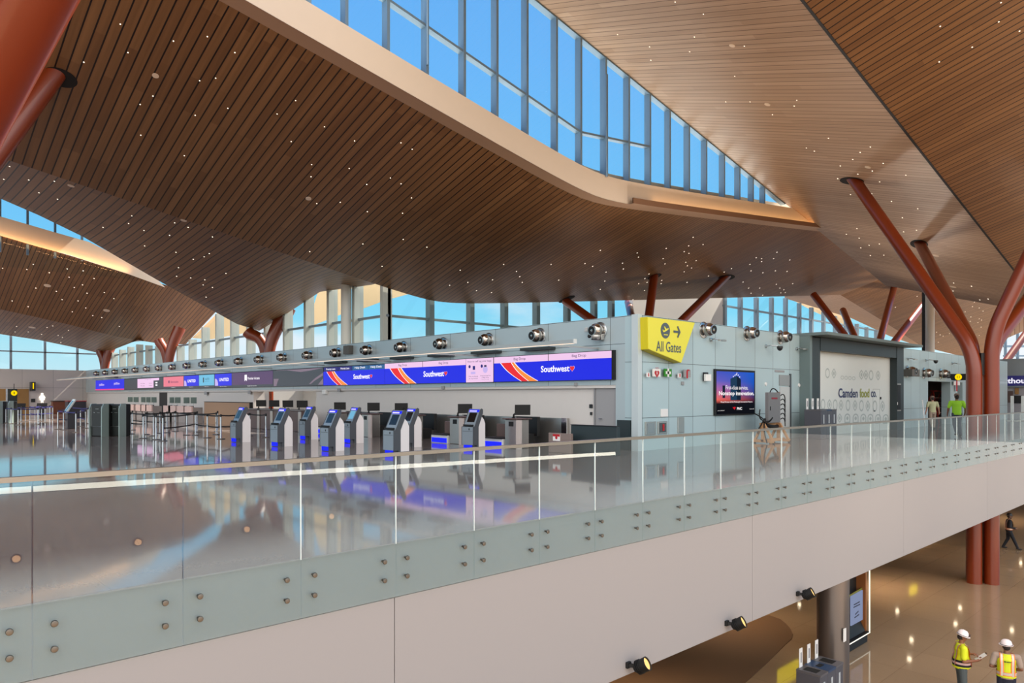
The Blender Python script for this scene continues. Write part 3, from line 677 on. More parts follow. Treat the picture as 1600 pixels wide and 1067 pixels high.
# ------------------------------------------------------------------ ceiling spots
PIN = emis('pin_light', (255, 240, 214), 2.0)
RIM = mat('downlight_rim', (226, 206, 184), .4)
BIG = [(243,118),(482,310),(111,290),(287,344),(74,446),(166.5,485),(50,511.5),(1144,71),(1199,163),(1356,261),(1462,399),(1489,448)]
SMALL = {'left': [(188,37.5),(271,64),(324,57),(367,82),(200,82),(131,97),(312,126),(337,122),(239,150),(219,163),(305,180),(356,169),(433,178),(462,157),(220,211),(288,243),(455,221),(487,257),(486,276),(507,198),(554,220),(626.5,223),(644,233),(545.6,263),(573,288),(610,278),(626.6,287),(643,309),(495,318),(531.6,316),(574,330.6),(629,333),(630,374),(667,386),(484,393),(567,381),(597,416),(719,422),(787,413),(807,424),(812,432),(816,441),(769.5,437),(731,441),(702.5,445.5),(744.5,454),(768,457)],
 'belly': [(15,260),(6,280),(45,281),(85,283),(61,301),(90,311),(206,337),(201,349),(161,355),(225,360),(273,348),(265,367.5),(332,370),(294,355),(226,384),(275,394),(302,405),(327,396),(319,401),(279,418),(276,431.5),(298,434),(320,437),(317.5,445),(332,449),(353,427),(322,464)],
 'far': [(52,413),(4,419),(42,421),(77,426),(105,420),(130,423),(108,433),(147,435),(56,450),(116,449),(88,455),(129,445),(136,458),(163,457),(19,470),(44,479),(97,468),(122,470),(134,481),(113,487),(178,466.5),(145,493),(159,496),(186.5,510),(26,510),(23.5,518.5),(44,518.5),(65,522.5),(107,516),(82.5,509),(73.5,511.5),(97.5,527),(91,524),(95,535)],
 'middle': [(938,391),(995.6,395),(997.6,401.6),(972.6,411),(914,411.6),(926,416),(861,413),(974,420),(947,425),(873,437.6),(945,439),(938,452),(989,468),(1007,453.6),(1014,428),(1007.6,435),(998,443),(1034,438),(1033,443),(1011,441),(1039,412),(1036,404),(1041,388),(1083,370.6),(1098.5,382),(1076,384),(1069,393),(1076.5,395.6),(1071.5,409.6),(1074,415),(1087.7,407),(1080.5,418.6),(1069,424.6),(1073.5,441),(1107,431),(1131.5,425),(1143,419.6),(1181.5,402.6),(1190,404),(1190,408.6),(1171.7,413),(1173.5,423),(1208.7,404),(1214,394),(1234,406),(1211.5,423),(1192,426),(1229.7,424),(1161,440.6),(1169.7,450),(1187,450),(1173.5,458),(1191.7,461),(1213,444),(1218.5,450),(1224.7,452.6),(1220,457.6),(1227,457),(1238.5,443)],
 'pale': [(1055,3),(1099,22),(1085,57.6),(1015,73),(1077.6,80.6),(1163,72),(1148,119),(1134,159),(1172,159),(965,54),(1017,94),(1245,156.5),(1241,165.5),(1207,179),(1294.5,216),(1272.5,236),(1260,231),(1360,229.5),(1344,238),(1332.5,249),(1380,255),(1313,259),(1363,267),(1340.5,272),(1309,279),(1415.5,273.5),(1374.5,284),(1329,304),(1362,302.5),(1393,314.5),(1434,326),(1410,340),(1432,359.5),(1412,362),(1405,365),(1365,339),(1339,357),(1322.5,366),(1342.5,372),(1358,383),(1374,381),(1345,387),(1360,399),(1381,398.5),(1490,442),(1489,454.5),(1518,447),(1531,468.5),(1544,467),(1522.5,472),(1583,480.5)],
 'right': [(1469,41),(1560.5,34),(1564,4),(1593,48.5),(1519,73.5),(1467.5,96.5)],
 'back': [(1433,463),(1399,480),(1519.5,479),(1530,481),(1536,486),(1508,487),(1517,495),(1530,498),(1533.6,500),(1528,504),(1516,502),(1533,511),(1463.5,519),(1469,523),(1473.6,525),(1483.5,521),(1466,534.6),(1530,524)]}
WHERE = {'left': 'tiny white pin spotlight dotted across the large left wood ceiling', 'belly': 'tiny white pin spotlight in the dark ceiling slope below the long left fold', 'far': 'tiny white pin spotlight in the farthest wood ceiling at left',
 'middle': 'tiny white pin spotlight in the dark ceiling above the yellow sign', 'pale': 'tiny white pin spotlight in the pale ceiling slope right of the high glazing', 'right': 'tiny white pin spotlight in the dark ceiling at upper right', 'back': 'tiny white pin spotlight in the dark ceiling behind the right tree column'}
def disc_at(name, h, r, m, rim=None, parent=None):
    c, n, _ = h; mb = MB().lathe([(0, -.02), (r, -.02), (r, .012), (0, .012)], (0, 0, 0), n, 12 if r > .05 else 8)
    return mb
for key, lst in SMALL.items():
    for p in lst:
        h = roof_at(*p)
        if not h: continue
        rr = max(.02, min(.045, h[2]*.00075))
        o = disc_at('', h, rr, PIN).build('pin_spotlight', PIN); o.location = h[0]
        tag(o, WHERE[key], 'spotlight', 'pin spotlights, ' + key + ' ceiling')
BIGL = ['large round downlight high in the left ceiling beside the orange branch', 'large round downlight in the left ceiling above the check-in kiosks', 'large round downlight just below the long left fold, at the far left', 'large round downlight below the long left fold, right one',
 'large oval downlight in the far left ceiling, upper one', 'large oval downlight in the far left ceiling, lower one', 'large oval downlight in the lowest far left ceiling strip', 'large downlight high on the pale ceiling right of the glazing', 'large downlight on the pale ceiling beside the tapering glazing',
 'large downlight above the left branch of the right tree column', 'large downlight right of the second branch of the right tree column', 'large downlight low on the pale ceiling beside the right tree trunk']
for p, lb in zip(BIG, BIGL):
    h = roof_at(*p)
    if not h: continue
    t = thing('downlight', h[0], lb, 'downlight', 'large ceiling downlights')
    r = max(.085, h[2]*.0036); n = h[1]
    MB().lathe([(r*.72, -.03), (r, -.03), (r, .02), (r*.72, .02)], h[0], n, 20).build('rim', RIM, t)
    MB().lathe([(0, -.02), (r*.74, -.02), (r*.74, .010), (0, .010)], h[0], n, 20).build('lens', emis('downlight_lens', (255, 232, 204), 1.6), t)
# ------------------------------------------------------------------ wall signs and fittings on the front wall
YEL = mat('sign_yellow', (226, 220, 70), .45); YELD = mat('sign_yellow_side', (204, 190, 10), .5); SIGNG = mat('sign_grey_ink', (78, 92, 98), .5)
def fy(px, py, Y): return on_y(px, py, Y)
ys = YG-.32
c = [fy(1011, 495, ys), fy(1085.5, 504, ys), fy(1064, 567, ys), fy(1012, 545.5, ys)]
sg = thing('yellow_sign', (c[0].x, YG, 3), 'yellow angular wall sign reading All Gates with arrow, at the wall corner', 'sign')
MB().prism([Vector((p.x, ys+.002, p.z)) for p in c], (0, .30, 0)).build('sign_body', YELD, sg)
def inset(pts, k): 
    m = sum(pts, Vector((0,0,0)))/len(pts); return [m+(p-m)*k for p in pts]
MB().prism([Vector((p.x, ys, p.z)) for p in inset(c, .985)], (0, -.02, 0)).build('sign_face', YEL, sg)
FYo = ys-.022
text_mb('All Gates', FY, fy(1045, 542, FYo), width=x_at(1064.5, FYo)-x_at(1025.5, FYo), height=.34, bold=.012).build('lettering', SIGNG, sg)
dc = fy(1039.5, 516.5, FYo); rr = .255
mb = MB().lathe([(0, 0), (rr, 0), (rr, .008), (0, .008)], dc, (0, -1, 0), 28); mb.build('plane_symbol_disc', SIGNG, sg)
def uv(o, u, v): return o + FY[0]*u + FY[1]*v + FY[2]*.012
pl = [(-.17,.02),(-.14,.03),(-.11,-.01),(-.03,.02),(-.09,.13),(-.05,.13),(.05,.055),(.13,.09),(.17,.085),(.16,.055),(.05,-.005),(-.10,-.06),(-.135,-.05)]
mb = MB().prism([uv(dc, u, v) for u, v in pl], (0, -.006, 0)); mb.prism([uv(dc, u, v) for u, v in ((-.10,-.12),(.12,-.12),(.12,-.15),(-.10,-.15))], (0, -.006, 0)); mb.build('plane_symbol', YEL, sg)
ac = fy(1057.5, 518.5, FYo); mb = MB()
for pts in ([(-.20,.035),(.11,.035),(.11,-.035),(-.20,-.035)], [(.0,.17),(.06,.20),(.20,.0),(.06,-.20),(.0,-.17),(.11,.0)]): mb.prism([uv(ac, u, v) for u, v in pts], (0, -.004, 0))
mb.build('arrow', SIGNG, sg)
def wall_box(px0, py0, px1, py1, Y0, depth, name, m, label, cat, parent=None, group=None):
    a, b = fy(px0, py0, Y0-depth), fy(px1, py1, Y0-depth)
    mb = MB().bevel_box((a.x, Y0-depth, b.z), (b.x, Y0-.001, a.z), min(.012, depth/3))
    if parent is not None: return mb.build(name, m, parent)
    o = mb.build(name, m, None, at=(a.x, Y0, b.z)); return tag(o, label, cat, group)
WHT = mat('sign_white', (226, 224, 222), .45); RED = mat('sign_red', (176, 24, 34), .5); GRN = mat('sign_green', (40, 128, 20), .5); GREYS = mat('sign_grey', (150, 150, 152), .5)
def small_sign(px0, py0, px1, py1, flag, label, body, mark):
    a, b = fy(px0, py0, YG-.1), fy(px1, py1, YG-.1)
    t = thing('wall_sign', (a.x, YG, b.z), label, 'sign')
    MB().box((a.x, YG-.12, b.z), (b.x, YG-.085, a.z)).build('face_plate', body, t); MB().box(((a.x+b.x)/2-.03, YG-.09, (a.z+b.z)/2-.03), ((a.x+b.x)/2+.03, YG-.001, (a.z+b.z)/2+.03)).build('standoff', GREYS, t)
    if flag:                                     # projecting blade beside it
        MB().box((a.x-.008, YG-.28, b.z), (a.x+.004, YG-.001, a.z)).build('blade', GREYS, t)
    if mark: mark(Vector(((a.x+b.x)/2, YG-.122, (a.z+b.z)/2)), (b.x-a.x), t)
    return t
def heart(c, w, t, m=None, s=.62):
    pts = []
    for i in range(28):
        k = 2*math.pi*i/28; pts.append((16*math.sin(k)**3/32*w*s, (13*math.cos(k)-5*math.cos(2*k)-2*math.cos(3*k)-math.cos(4*k))/32*w*s))
    MB().prism([c+FY[0]*u+FY[1]*v for u, v in pts], (0, -.005, 0)).build('heart_symbol', m or RED, t)
def mark_aed(c, w, t):
    heart(c-Vector((0,0,.03)), w, t); text_mb('AED', FY, c+Vector((0, -.002, w*.36)), width=w*.5, height=w*.13).build('lettering', RED, t)
    MB().prism([c+FY[0]*u*w+FY[1]*v*w+FY[2]*.008 for u, v in ((.02,.12),(-.10,-.06),(-.01,-.04),(-.05,-.20),(.08,.0),(.0,-.01))], (0,-.003,0)).build('bolt_symbol', WHT, t)
def mark_cross(c, w, t):
    mb = MB(); mb.box(c+Vector((-.34*w, -.006, -.11*w)), c+Vector((.34*w, 0, .11*w))); mb.box(c+Vector((-.11*w, -.006, -.34*w)), c+Vector((.11*w, 0, .34*w))); mb.build('cross_symbol', WHT, t)
def mark_ext(c, w, t):
    mb = MB().box(c+Vector((-.16*w, -.006, -.4*w)), c+Vector((.06*w, 0, .22*w))); mb.box(c+Vector((-.10*w, -.006, .22*w)), c+Vector((.02*w, 0, .32*w))); mb.box(c+Vector((.0, -.006, .22*w)), c+Vector((.3*w, 0, .34*w))); mb.build('extinguisher_symbol', RED, t)
def mark_tiny(c, w, t): MB().box(c+Vector((-.14*w, -.005, -.3*w)), c+Vector((.14*w, 0, .3*w))).build('symbol', RED, t)
small_sign(1010.2, 582, 1015, 589, False, 'tiny white sign with red mark left of the heart sign', WHT, mark_tiny)
small_sign(1019.5, 576, 1031.5, 588.5, False, 'white defibrillator sign with red heart beneath the yellow sign', WHT, mark_aed)
small_sign(1037.5, 576, 1048.8, 588.5, False, 'green first aid sign with white cross beneath the yellow sign', GRN, mark_cross)
small_sign(1059, 583, 1063.8, 590, False, 'tiny white sign with red mark left of the extinguisher sign', WHT, mark_tiny)
small_sign(1068, 577.5, 1078.5, 589.5, False, 'grey sign with red fire extinguisher, right of the first aid sign', GREYS, mark_ext)
# emergency light, thermostat-like fittings
o = thing('wall_mounted_emergency_light', fy(1103, 590, YG), 'white emergency light box on black bracket left of the advertising screen', 'light')
wall_box(1103.5, 584.5, 1111.5, 595.5, YG-.08, .10, 'housing', mat('fixture_white', (235, 235, 232), .4), '', '', o)
wall_box(1101, 581.5, 1107, 595, YG, .08, 'bracket', DARK, '', '', o)
wall_box(1066, 596, 1069.5, 601.5, YG, .05, 'wall_mounted_call_box', GREYS, 'small grey call box below the extinguisher sign', 'box')
wall_box(1033, 639, 1044, 651, YG, .03, 'wall_mounted_notice', WHT, 'white notice plate above the steel wall cabinets', 'notice')
t = thing('wall_cabinet', fy(1010, 679, YG), 'framed steel wall cabinet at the floor, left of two', 'cabinet')
wall_box(1009, 659, 1025.5, 679, YG, .04, 'frame', STAINLESS, '', '', t); wall_box(1011.5, 661.5, 1023, 676.5, YG-.04, .012, 'door', mat('cabinet_door', (166, 172, 174), .25, .7), '', '', t)
t = thing('wall_cabinet', fy(1029, 678, YG), 'framed steel extinguisher cabinet at the floor, right of two', 'cabinet')
wall_box(1028.5, 658.5, 1043, 677.5, YG, .04, 'frame', STAINLESS, '', '', t); wall_box(1031, 661, 1041, 675, YG-.04, .012, 'door', mat('cabinet_glass', (84, 90, 94), .15, .3), '', '', t)
wall_box(1036, 662.5, 1038.5, 673, YG-.052, .02, 'extinguisher', RED, '', '', t)
wall_box(1059.5, 652, 1069.5, 676, YG, .03, 'wall_mounted_plate', STAINLESS, 'tall brushed steel plate low on the front wall', 'plate')
# advertising screen
t = thing('advertising_screen', fy(1118, 648, YG), 'large square advertising screen with night tower and slogan on the front wall', 'screen')
def q(px0, py0, px1, py1, d, name, m):
    a, b = fy(px0, py0, YG-d), fy(px1, py1, YG-d); return MB().box((a.x, YG-d, b.z), (b.x, YG-d+.004, a.z)).build(name, m, t)
A_, B_ = fy(1117.5, 576.3, YG-.08), fy(1180, 647.5, YG-.08)
MB().bevel_box((A_.x, YG-.08, B_.z), (B_.x, YG, A_.z), .01).build('frame', BLACK, t)
# picture: procedural dusk sky (rising and sideways blend) on the face
def dusk(nme, x0, x1, z0, z1):
    m, nt, out = nm(nme); em = node(nt, 'ShaderNodeEmission'); g = node(nt, 'ShaderNodeNewGeometry'); s = node(nt, 'ShaderNodeSeparateXYZ'); nt.links.new(g.outputs['Position'], s.inputs[0])
    a = node(nt, 'ShaderNodeMapRange'); a.inputs['From Min'].default_value = x0; a.inputs['From Max'].default_value = x1; nt.links.new(s.outputs['X'], a.inputs['Value'])
    b = node(nt, 'ShaderNodeMapRange'); b.inputs['From Min'].default_value = z0; b.inputs['From Max'].default_value = z1; nt.links.new(s.outputs['Z'], b.inputs['Value'])
    r1 = node(nt, 'ShaderNodeValToRGB'); r2 = node(nt, 'ShaderNodeValToRGB')
    for r, st in ((r1, [(0, (14, 16, 22)), (.26, (22, 22, 28)), (.34, (236, 106, 92)), (.5, (196, 112, 150)), (.75, (104, 96, 190)), (1, (64, 84, 190))]), (r2, [(0, (14, 16, 22)), (.26, (20, 22, 30)), (.34, (60, 30, 60)), (.45, (24, 54, 120)), (.7, (14, 84, 186)), (1, (30, 96, 206))])):
        while len(r.color_ramp.elements) < len(st): r.color_ramp.elements.new(.5)
        for el, (p, c) in zip(r.color_ramp.elements, st): el.position = p; el.color = (*lin(c), 1)
        nt.links.new(b.outputs[0], r.inputs[0])
    mx = node(nt, 'ShaderNodeMix', data_type='RGBA'); nt.links.new(a.outputs[0], mx.inputs['Factor']); nt.links.new(r1.outputs[0], mx.inputs['A']); nt.links.new(r2.outputs[0], mx.inputs['B'])
    nt.links.new(mx.outputs['Result'], em.inputs[0]); nt.links.new(em.outputs[0], out.inputs[0]); return m
pw = B_.x-A_.x; ph = A_.z-B_.z
P = lambda u, v, d=.086: Vector((A_.x+u*pw, YG-d, B_.z+v*ph))
MB().box(P(.03, .035, .084), P(.97, .955, .081)).build('picture', dusk('dusk_picture', A_.x, B_.x, B_.z, A_.z), t)
TW = emis('tower_blue', (34, 62, 88), 1.); TW2 = emis('tower_dark', (22, 36, 54), 1.); LIT = emis('screen_white', (250, 246, 246), 1.1); SRED = emis('screen_red', (210, 30, 44), 1.)
MB().prism([P(.36, .33), P(.36, .80), P(.52, .87), P(.52, .33)], (0, -.002, 0)).build('tower_picture', TW, t)
MB().prism([P(.52, .33), P(.52, .87), P(.62, .79), P(.62, .33)], (0, -.002, 0)).build('tower_picture', TW2, t)
MB().prism([P(.17, .38), P(.17, .65), P(.23, .65), P(.23, .38)], (0, -.002, 0)).build('tower_picture', TW2, t)
for u, v in ((.43, .845), (.47, .87), (.5, .89), (.52, .92), (.55, .88), (.59, .84)): MB().box(P(u-.008, v-.008, .089), P(u+.008, v+.02, .087)).build('tower_light', LIT, t)
text_mb('First-class service.', FY, P(.52, .61, .09), width=pw*.56, height=ph*.085).build('lettering', LIT, t)
text_mb('Nonstop innovation.', FY, P(.52, .47, .09), width=pw*.88, height=ph*.115, bold=.02).build('lettering', LIT, t)
text_mb('Proud Partner of the Pittsburgh International Airport.', FY, P(.52, .29, .09), width=pw*.80, height=ph*.04, bold=.01).build('lettering', LIT, t)
text_mb('PNC', FY, P(.58, .145, .09), width=pw*.13, height=ph*.06, bold=.03).build('lettering', LIT, t)
MB().prism([P(.41, .175, .09), P(.46, .12, .09), P(.49, .175, .09), P(.47, .185, .09)], (0, -.002, 0)).build('logo', SRED, t)
text_mb('pnc.com/pit', FY, P(.13, .11, .09), width=pw*.16, height=ph*.025).build('lettering', LIT, t)
text_mb('Member FDIC', FY, P(.9, .13, .09), width=pw*.12, height=ph*.02).build('lettering', LIT, t)
# grey fittings right of the screen
wall_box(1211, 578, 1226, 582, YG-.0, .02, 'door_head', GREYS, 'narrow grey door head above the service door', 'door head')
dr = structure(MB().box((x_at(1219, YG-.03), YG-.03, 0), (x_at(1234, YG-.03), YG-.001, fy(1219, 604, YG-.03).z)).build('door_1', mat('service_door', (186, 190, 190), .45)))
structure(MB().box((x_at(1218, YG-.03), YG-.028, fy(1218, 602.5, YG-.03).z), (x_at(1234, YG-.03), YG-.001, fy(1218, 585.5, YG-.03).z)).build('panel', mat('door_transom', (140, 146, 148), .4), dr))
structure(MB().box((x_at(1234, YG-.03), YG-.05, 0), (x_at(1236, YG-.03), YG-.001, fy(1235, 584, YG-.03).z)).build('jamb', mat('door_jamb', (72, 78, 82), .4), dr))
for px, py, l in ((1196, 600, 'small round white sensor right of the advertising screen'), (1248, 602, 'small round white sensor left of the hoarding')):
    o = MB().lathe([(0, 0), (.075, 0), (.07, .04), (0, .05)], (0, 0, 0), (0, -1, 0), 16).build('wall_mounted_sensor', WHT); o.location = fy(px, py, YG); tag(o, l, 'sensor')
# cameras on short arms along the front wall
def wall_camera(px, py, label, dome=True, arm=.45, dirx=1):
    b = fy(px, py, YG); t = thing('wall_mounted_camera', b, label, 'camera')
    MB().lathe([(.0, 0), (.07, 0), (.07, .05), (0, .06)], b, (0, -1, 0), 12).build('wall_plate', SILVER, t)
    e_ = b+Vector((.30*dirx, -arm, -.02))
    MB().tube([b+Vector((0, -.03, 0)), b+Vector((.02*dirx, -arm*.5, .03)), e_], .022, 8).build('arm', SILVER, t)
    if dome: MB().lathe([(.0, -.02), (.11, -.02), (.12, .04), (.09, .12), (.04, .16), (0, .17)], e_, (0, 0, -1), 14).build('dome', DARK, t)
    else: MB().bevel_box(e_+Vector((-.22, -.05, -.03)), e_+Vector((.22, .05, .03)), .01).build('head', STAINLESS, t)
    return t
wall_camera(1196, 541, 'dome camera on a short arm above the advertising screen')
wall_camera(1110, 531, 'flat grey camera bar just right of the yellow sign', False, .3)
wall_camera(1244, 545, 'flat grey camera bar left of the hoarding canopy', False, .3)
wall_camera(1446, 563, 'dome camera on a short arm above the brown doorway')
wall_camera(1487, 568, 'flat grey camera bar above the yellow disk sign', False, .3)
wall_camera(1418, 561, 'flat grey camera bar right of the hoarding canopy', False, .3)
# spherical air nozzles
NOZ = mat('polished_nozzle', (176, 168, 160), .10, 1.)
def nozzle_proto(name, aim, wallaxis, r=.235):
    t = thing(name, (0, 0, 0), 'x', 'nozzle')
    MB().lathe([(0, 0), (r*1.25, 0), (r*1.25, .03), (r*1.0, .05)], (0, 0, 0), wallaxis, 20).build('collar', SILVER, t)
    c = Vector(wallaxis)*r*.92
    MB().ball(c, r, 20, 12).build('ball', NOZ, t)
    d = Vector(aim).normalized()
    MB().lathe([(r*.60, r*.70), (r*.72, r*.80), (r*.71, r*.98), (r*.63, r*.98), (r*.62, r*.85)], c, d, 18).build('rim', SILVER, t)
    MB().lathe([(0, r*.7), (r*.635, r*.7), (r*.635, r*.965), (0, r*.965)], c, d, 16).build('throat', BLACK, t)
    return t
npx = [(938,515),(844,521),(764,528),(693,534),(631,541),(577,544.5),(529,549),(485,553),(445,556.5),(409,559.5),(377,562.5),(347,565),(321,567.5),(296,570),(273,572),(252,574),(233,575.5),(215,577),(199,578.3),(183,579.6),(168,581.3),(154,582.5)]
proto = nozzle_proto('air_nozzle', (-.98, .04, -.08), (-1, 0, 0))
for i, (px, py) in enumerate(npx):
    o = proto if i == 0 else copy_tree(proto)
    y = 15.40 + (on_x(844, 521, XW).y-on_x(938, 515, XW).y)*i if False else on_x(px, py, XW).y
    o.location = (XW, on_x(px, py, XW).y, 3.93)
    o['label'] = 'silver ball air nozzle above the check-in screens, %s from the wall corner' % ORD[i]; o['group'] = 'air nozzles along the check-in wall'
proto = nozzle_proto('air_nozzle', (-.10, -.98, -.08), (0, -1, 0))
for i, (px, py, l) in enumerate([(1099, 515.5, 'silver ball air nozzle right beside the yellow sign'), (1167, 521, 'silver ball air nozzle above the advertising screen'), (1219, 527, 'silver ball air nozzle above the service door'),
        (1417, 580, 'silver ball air nozzle just right of the hoarding frame'), (1443, 583, 'silver ball air nozzle right of the grey loudspeaker'), (1469, 584, 'silver ball air nozzle above the brown doorway')]):
    o = proto if i == 0 else copy_tree(proto); o.location = fy(px, py, YG); o['label'] = l; o['group'] = 'air nozzles along the front wall'
    if i > 2: o.scale = (1.1, 1.1, 1.1)
wall_box(1425.5, 576.5, 1437, 588, YG, .45, 'wall_mounted_loudspeaker', mat('speaker_grey', (92, 90, 86), .6, bump=.4, bscale=90), 'grey rectangular loudspeaker between two air nozzles on the wall', 'loudspeaker')
# small gear among the nozzles of the check-in wall
def xbox(px0, py0, px1, py1, X, depth, name, m, label, cat, group=None, parent=None):
    a, b = on_x(px0, py0, X), on_x(px1, py1, X)
    mb = MB().bevel_box((X-depth, b.y, b.z), (X-.001, a.y, a.z), min(.012, depth/3, abs(a.z-b.z)/3, abs(a.y-b.y)/3))
    if parent is not None: return mb.build(name, m, parent)
    return tag(mb.build(name, m, None, at=(X, b.y, b.z)), label, cat, group)
t = thing('wall_mounted_camera', on_x(940, 528, XW), 'grey multi-lens camera on the wall below the nearest air nozzle', 'camera')
c0 = on_x(941, 527, XW)
MB().bevel_box(c0+Vector((-.16, -.10, -.10)), c0+Vector((0, .12, .10)), .02).build('bracket', STAINLESS, t)
MB().lathe([(.0, .0), (.15, .0), (.16, .06), (.12, .14), (.05, .18), (0, .18)], c0+Vector((-.3, .02, .06)), (0, 0, -1), 16).build('dome', mat('camera_grey', (176, 176, 172), .3, .4), t)
MB().box(c0+Vector((-.42, -.08, -.10)), c0+Vector((-.2, .12, -.065))).build('lens_strip', DARK, t)
MB().ball(c0+Vector((-.28, .32, .04)), .065, 12, 8).build('side_lens', DARK, t)
xbox(543, 540.5, 552, 553, XW, .25, 'wall_mounted_loudspeaker', mat('speaker_grey', (92, 90, 86), .6), 'tilted grey box loudspeaker among the air nozzles', 'loudspeaker')
for px, py, l in ((922, 515.5, 'nearest'), (835, 521, 'second'), (622, 540.5, 'third')):
    b = on_x(px, py, XW); o = thing('wall_mounted_sensor', b, 'small pale sensor on a bracket left of an air nozzle, %s from the corner' % l, 'sensor')
    MB().tube([b, b+Vector((-.14, 0, 0))], .025, 8).build('bracket', SILVER, o); MB().bevel_box(b+Vector((-.22, -.05, -.07)), b+Vector((-.13, .07, .07)), .01).build('head', mat('sensor_grey', (180, 182, 182), .4), o)
# ------------------------------------------------------------------ long display board over the check-in counters
XD = XW-.10
BLUE = screen('screen_blue', (6, 20, 226), 1.0); PINK = screen('screen_pink', (246, 204, 240), .95); NAVY = screen('screen_navy', (18, 14, 120), .9); TEAL = screen('screen_teal', (38, 96, 150), .9)
S_RED = screen('screen_stripe_red', (236, 12, 26), 1.0); S_ORG = screen('screen_stripe_orange', (255, 140, 46), 1.0); S_WHT = screen('screen_text_white', (255, 250, 255), 1.1); S_INK = screen('screen_text_ink', (58, 44, 92), .8)
S_GREY = screen('screen_slate', (66, 72, 80), .8); S_PUR = screen('screen_purple', (92, 62, 110), .8); S_SAL = screen('screen_salmon', (238, 122, 142), .95); S_SKY = screen('screen_sky', (104, 190, 226), .95); S_MAG = screen('screen_magenta', (236, 40, 140), 1.0); S_MAUV = screen('screen_mauve', (150, 128, 146), .7); S_DK = screen('screen_dark_text', (40, 50, 60), .6)
S_LAV = screen('screen_lavender', (198, 178, 236), 1.)
ZB0, ZB1 = 2.30, 3.25
def bp(px, v, d=0.): return Vector((XD-d, y_at(px, XD), ZB0+(ZB1-ZB0)*v))
def brect(t, name, px0, px1, v0, v1, m, d=.0):
    return MB().box(bp(px0, v0, d), bp(px1, v1, d+.005)).build(name, m, t)
def board(px0, px1, label):
    t = thing('display_screen', bp((px0+px1)/2, 0), label, 'screen', 'screens of the long display board')
    a, b = bp(px0, -.015), bp(px1, 1.01); MB().box((XW-.002, a.y-.01, a.z), (XD+.002, b.y+.01, b.z)).build('housing', BLACK, t)
    return t
def btext(t, s, px0, px1, vc, vh, m, d=.008, bold=.02):
    c = (bp(px0, vc, d)+bp(px1, vc, d))/2; c.x = XD-d
    text_mb(s, FX, c, width=abs(bp(px0, 0).y-bp(px1, 0).y), height=(ZB1-ZB0)*vh, depth=.004, bold=bold).build('lettering', m, t)
def stripes(t, pt0, pt1, pt2, pb0, pb1, pb2, v1, d=.006):
    """curved red and orange bands; pixel columns at the top (0-2) and foot of the board"""
    def crv(a, b, n=8):
        out = []
        for i in range(n+1):
            k = i/n; p = bp(a, v1, d).lerp(bp(b, 0, d), k); p.y += (bp(a, 0).y-bp(b, 0).y)*-.22*math.sin(math.pi*k)*-1*.5; p.z = ZB0+(ZB1-ZB0)*(v1*(1-k)); out.append(p)
        return out
    def band(a0, b0, a1, b1, m, dd):
        l, r = crv(a0, b0), crv(a1, b1)
        for p in l+r: p.x = XD-d-dd
        MB().grid([l, r], False).build('stripe', m, t)
    w = (pt2-pt0)*.07
    band(pt0-w, pb0-w, pt2+w, pb2+w, S_WHT, 0); band(pt0, pb0, pt1-w*.4, pb1-w*.4, S_RED, .002); band(pt1+w*.4, pb1+w*.4, pt2, pb2, S_ORG, .002)
def hearts(t, px, v, w):
    c = bp(px, v, .014); pts = []
    for i in range(24):
        k = 2*math.pi*i/24; pts.append((16*math.sin(k)**3/32*w, (13*math.cos(k)-5*math.cos(2*k)-2*math.cos(3*k)-math.cos(4*k))/32*w))
    MB().prism([c+FX[0]*u*1.15+FX[1]*v_*1.15 for u, v_ in pts], (-.003, 0, 0)).build('heart_outline', S_LAV, t)
    MB().prism([c+FX[0]*u+FX[1]*v_+FX[2]*.004 for u, v_ in pts], (-.003, 0, 0)).build('heart_logo', S_RED, t)
HV = .745
t = board(771.5, 959.8, 'blue airline display screen with Bag Drop headers, nearest the wall corner')
brect(t, 'picture', 772, 955.5, 0, HV, BLUE); brect(t, 'header', 772, 856.2, HV, .99, PINK); brect(t, 'header', 857.2, 955.5, HV, .99, PINK)
stripes(t, 783, 799, 803, 815.5, 826, 840, HV)
btext(t, 'Southwest', 845.5, 890, .44, .24, S_WHT); hearts(t, 894.5, .43, .20); btext(t, 'Bag Drop', 803, 821.5, .865, .13, S_INK, bold=.0); btext(t, 'Bag Drop', 894, 916, .865, .13, S_INK, bold=.0)
t = board(728, 771, 'pink instruction screen about tagging bags between two blue airline screens')
brect(t, 'picture', 728.3, 770.8, 0.0, .99, PINK)
btext(t, 'How to self tag your bags', 731, 768, .86, .10, S_INK, bold=0)
for px, s in ((734, '1'), (753, '2')):
    c = bp(px, .66, .008); MB().lathe([(0, 0), (.065, 0), (.065, .004), (0, .004)], c, (-1, 0, 0), 16).build('step_mark', NAVY, t)
brect(t, 'pictogram', 739, 742.5, .52, .68, NAVY, .006); brect(t, 'pictogram', 736, 743, .34, .44, S_LAV, .006); MB().lathe([(0, 0), (.14, 0), (.14, .004), (0, .004)], bp(758.5, .52, .006), (-1, 0, 0), 18).build('pictogram', S_LAV, t); brect(t, 'pictogram', 757, 760.5, .62, .70, S_INK, .012)
btext(t, 'Print your bag tag', 733, 747, .24, .06, S_INK, bold=0); btext(t, 'at any kiosk', 733, 747, .15, .05, S_INK, bold=0); btext(t, 'Drop your bag here', 751, 767, .26, .06, S_INK, bold=0); btext(t, 'at Bag Drop', 753, 764, .18, .06, S_INK, bold=0); btext(t, 'Scan your tag', 753, 764, .10, .04, S_INK, bold=0)
t = board(601.3, 727.8, 'blue airline display screen with two Bag Drop headers, second from the corner')
brect(t, 'picture', 601.3, 727.8, 0, HV, BLUE); brect(t, 'header', 601.3, 660.2, HV, .99, PINK); brect(t, 'header', 661, 727.8, HV, .99, PINK)
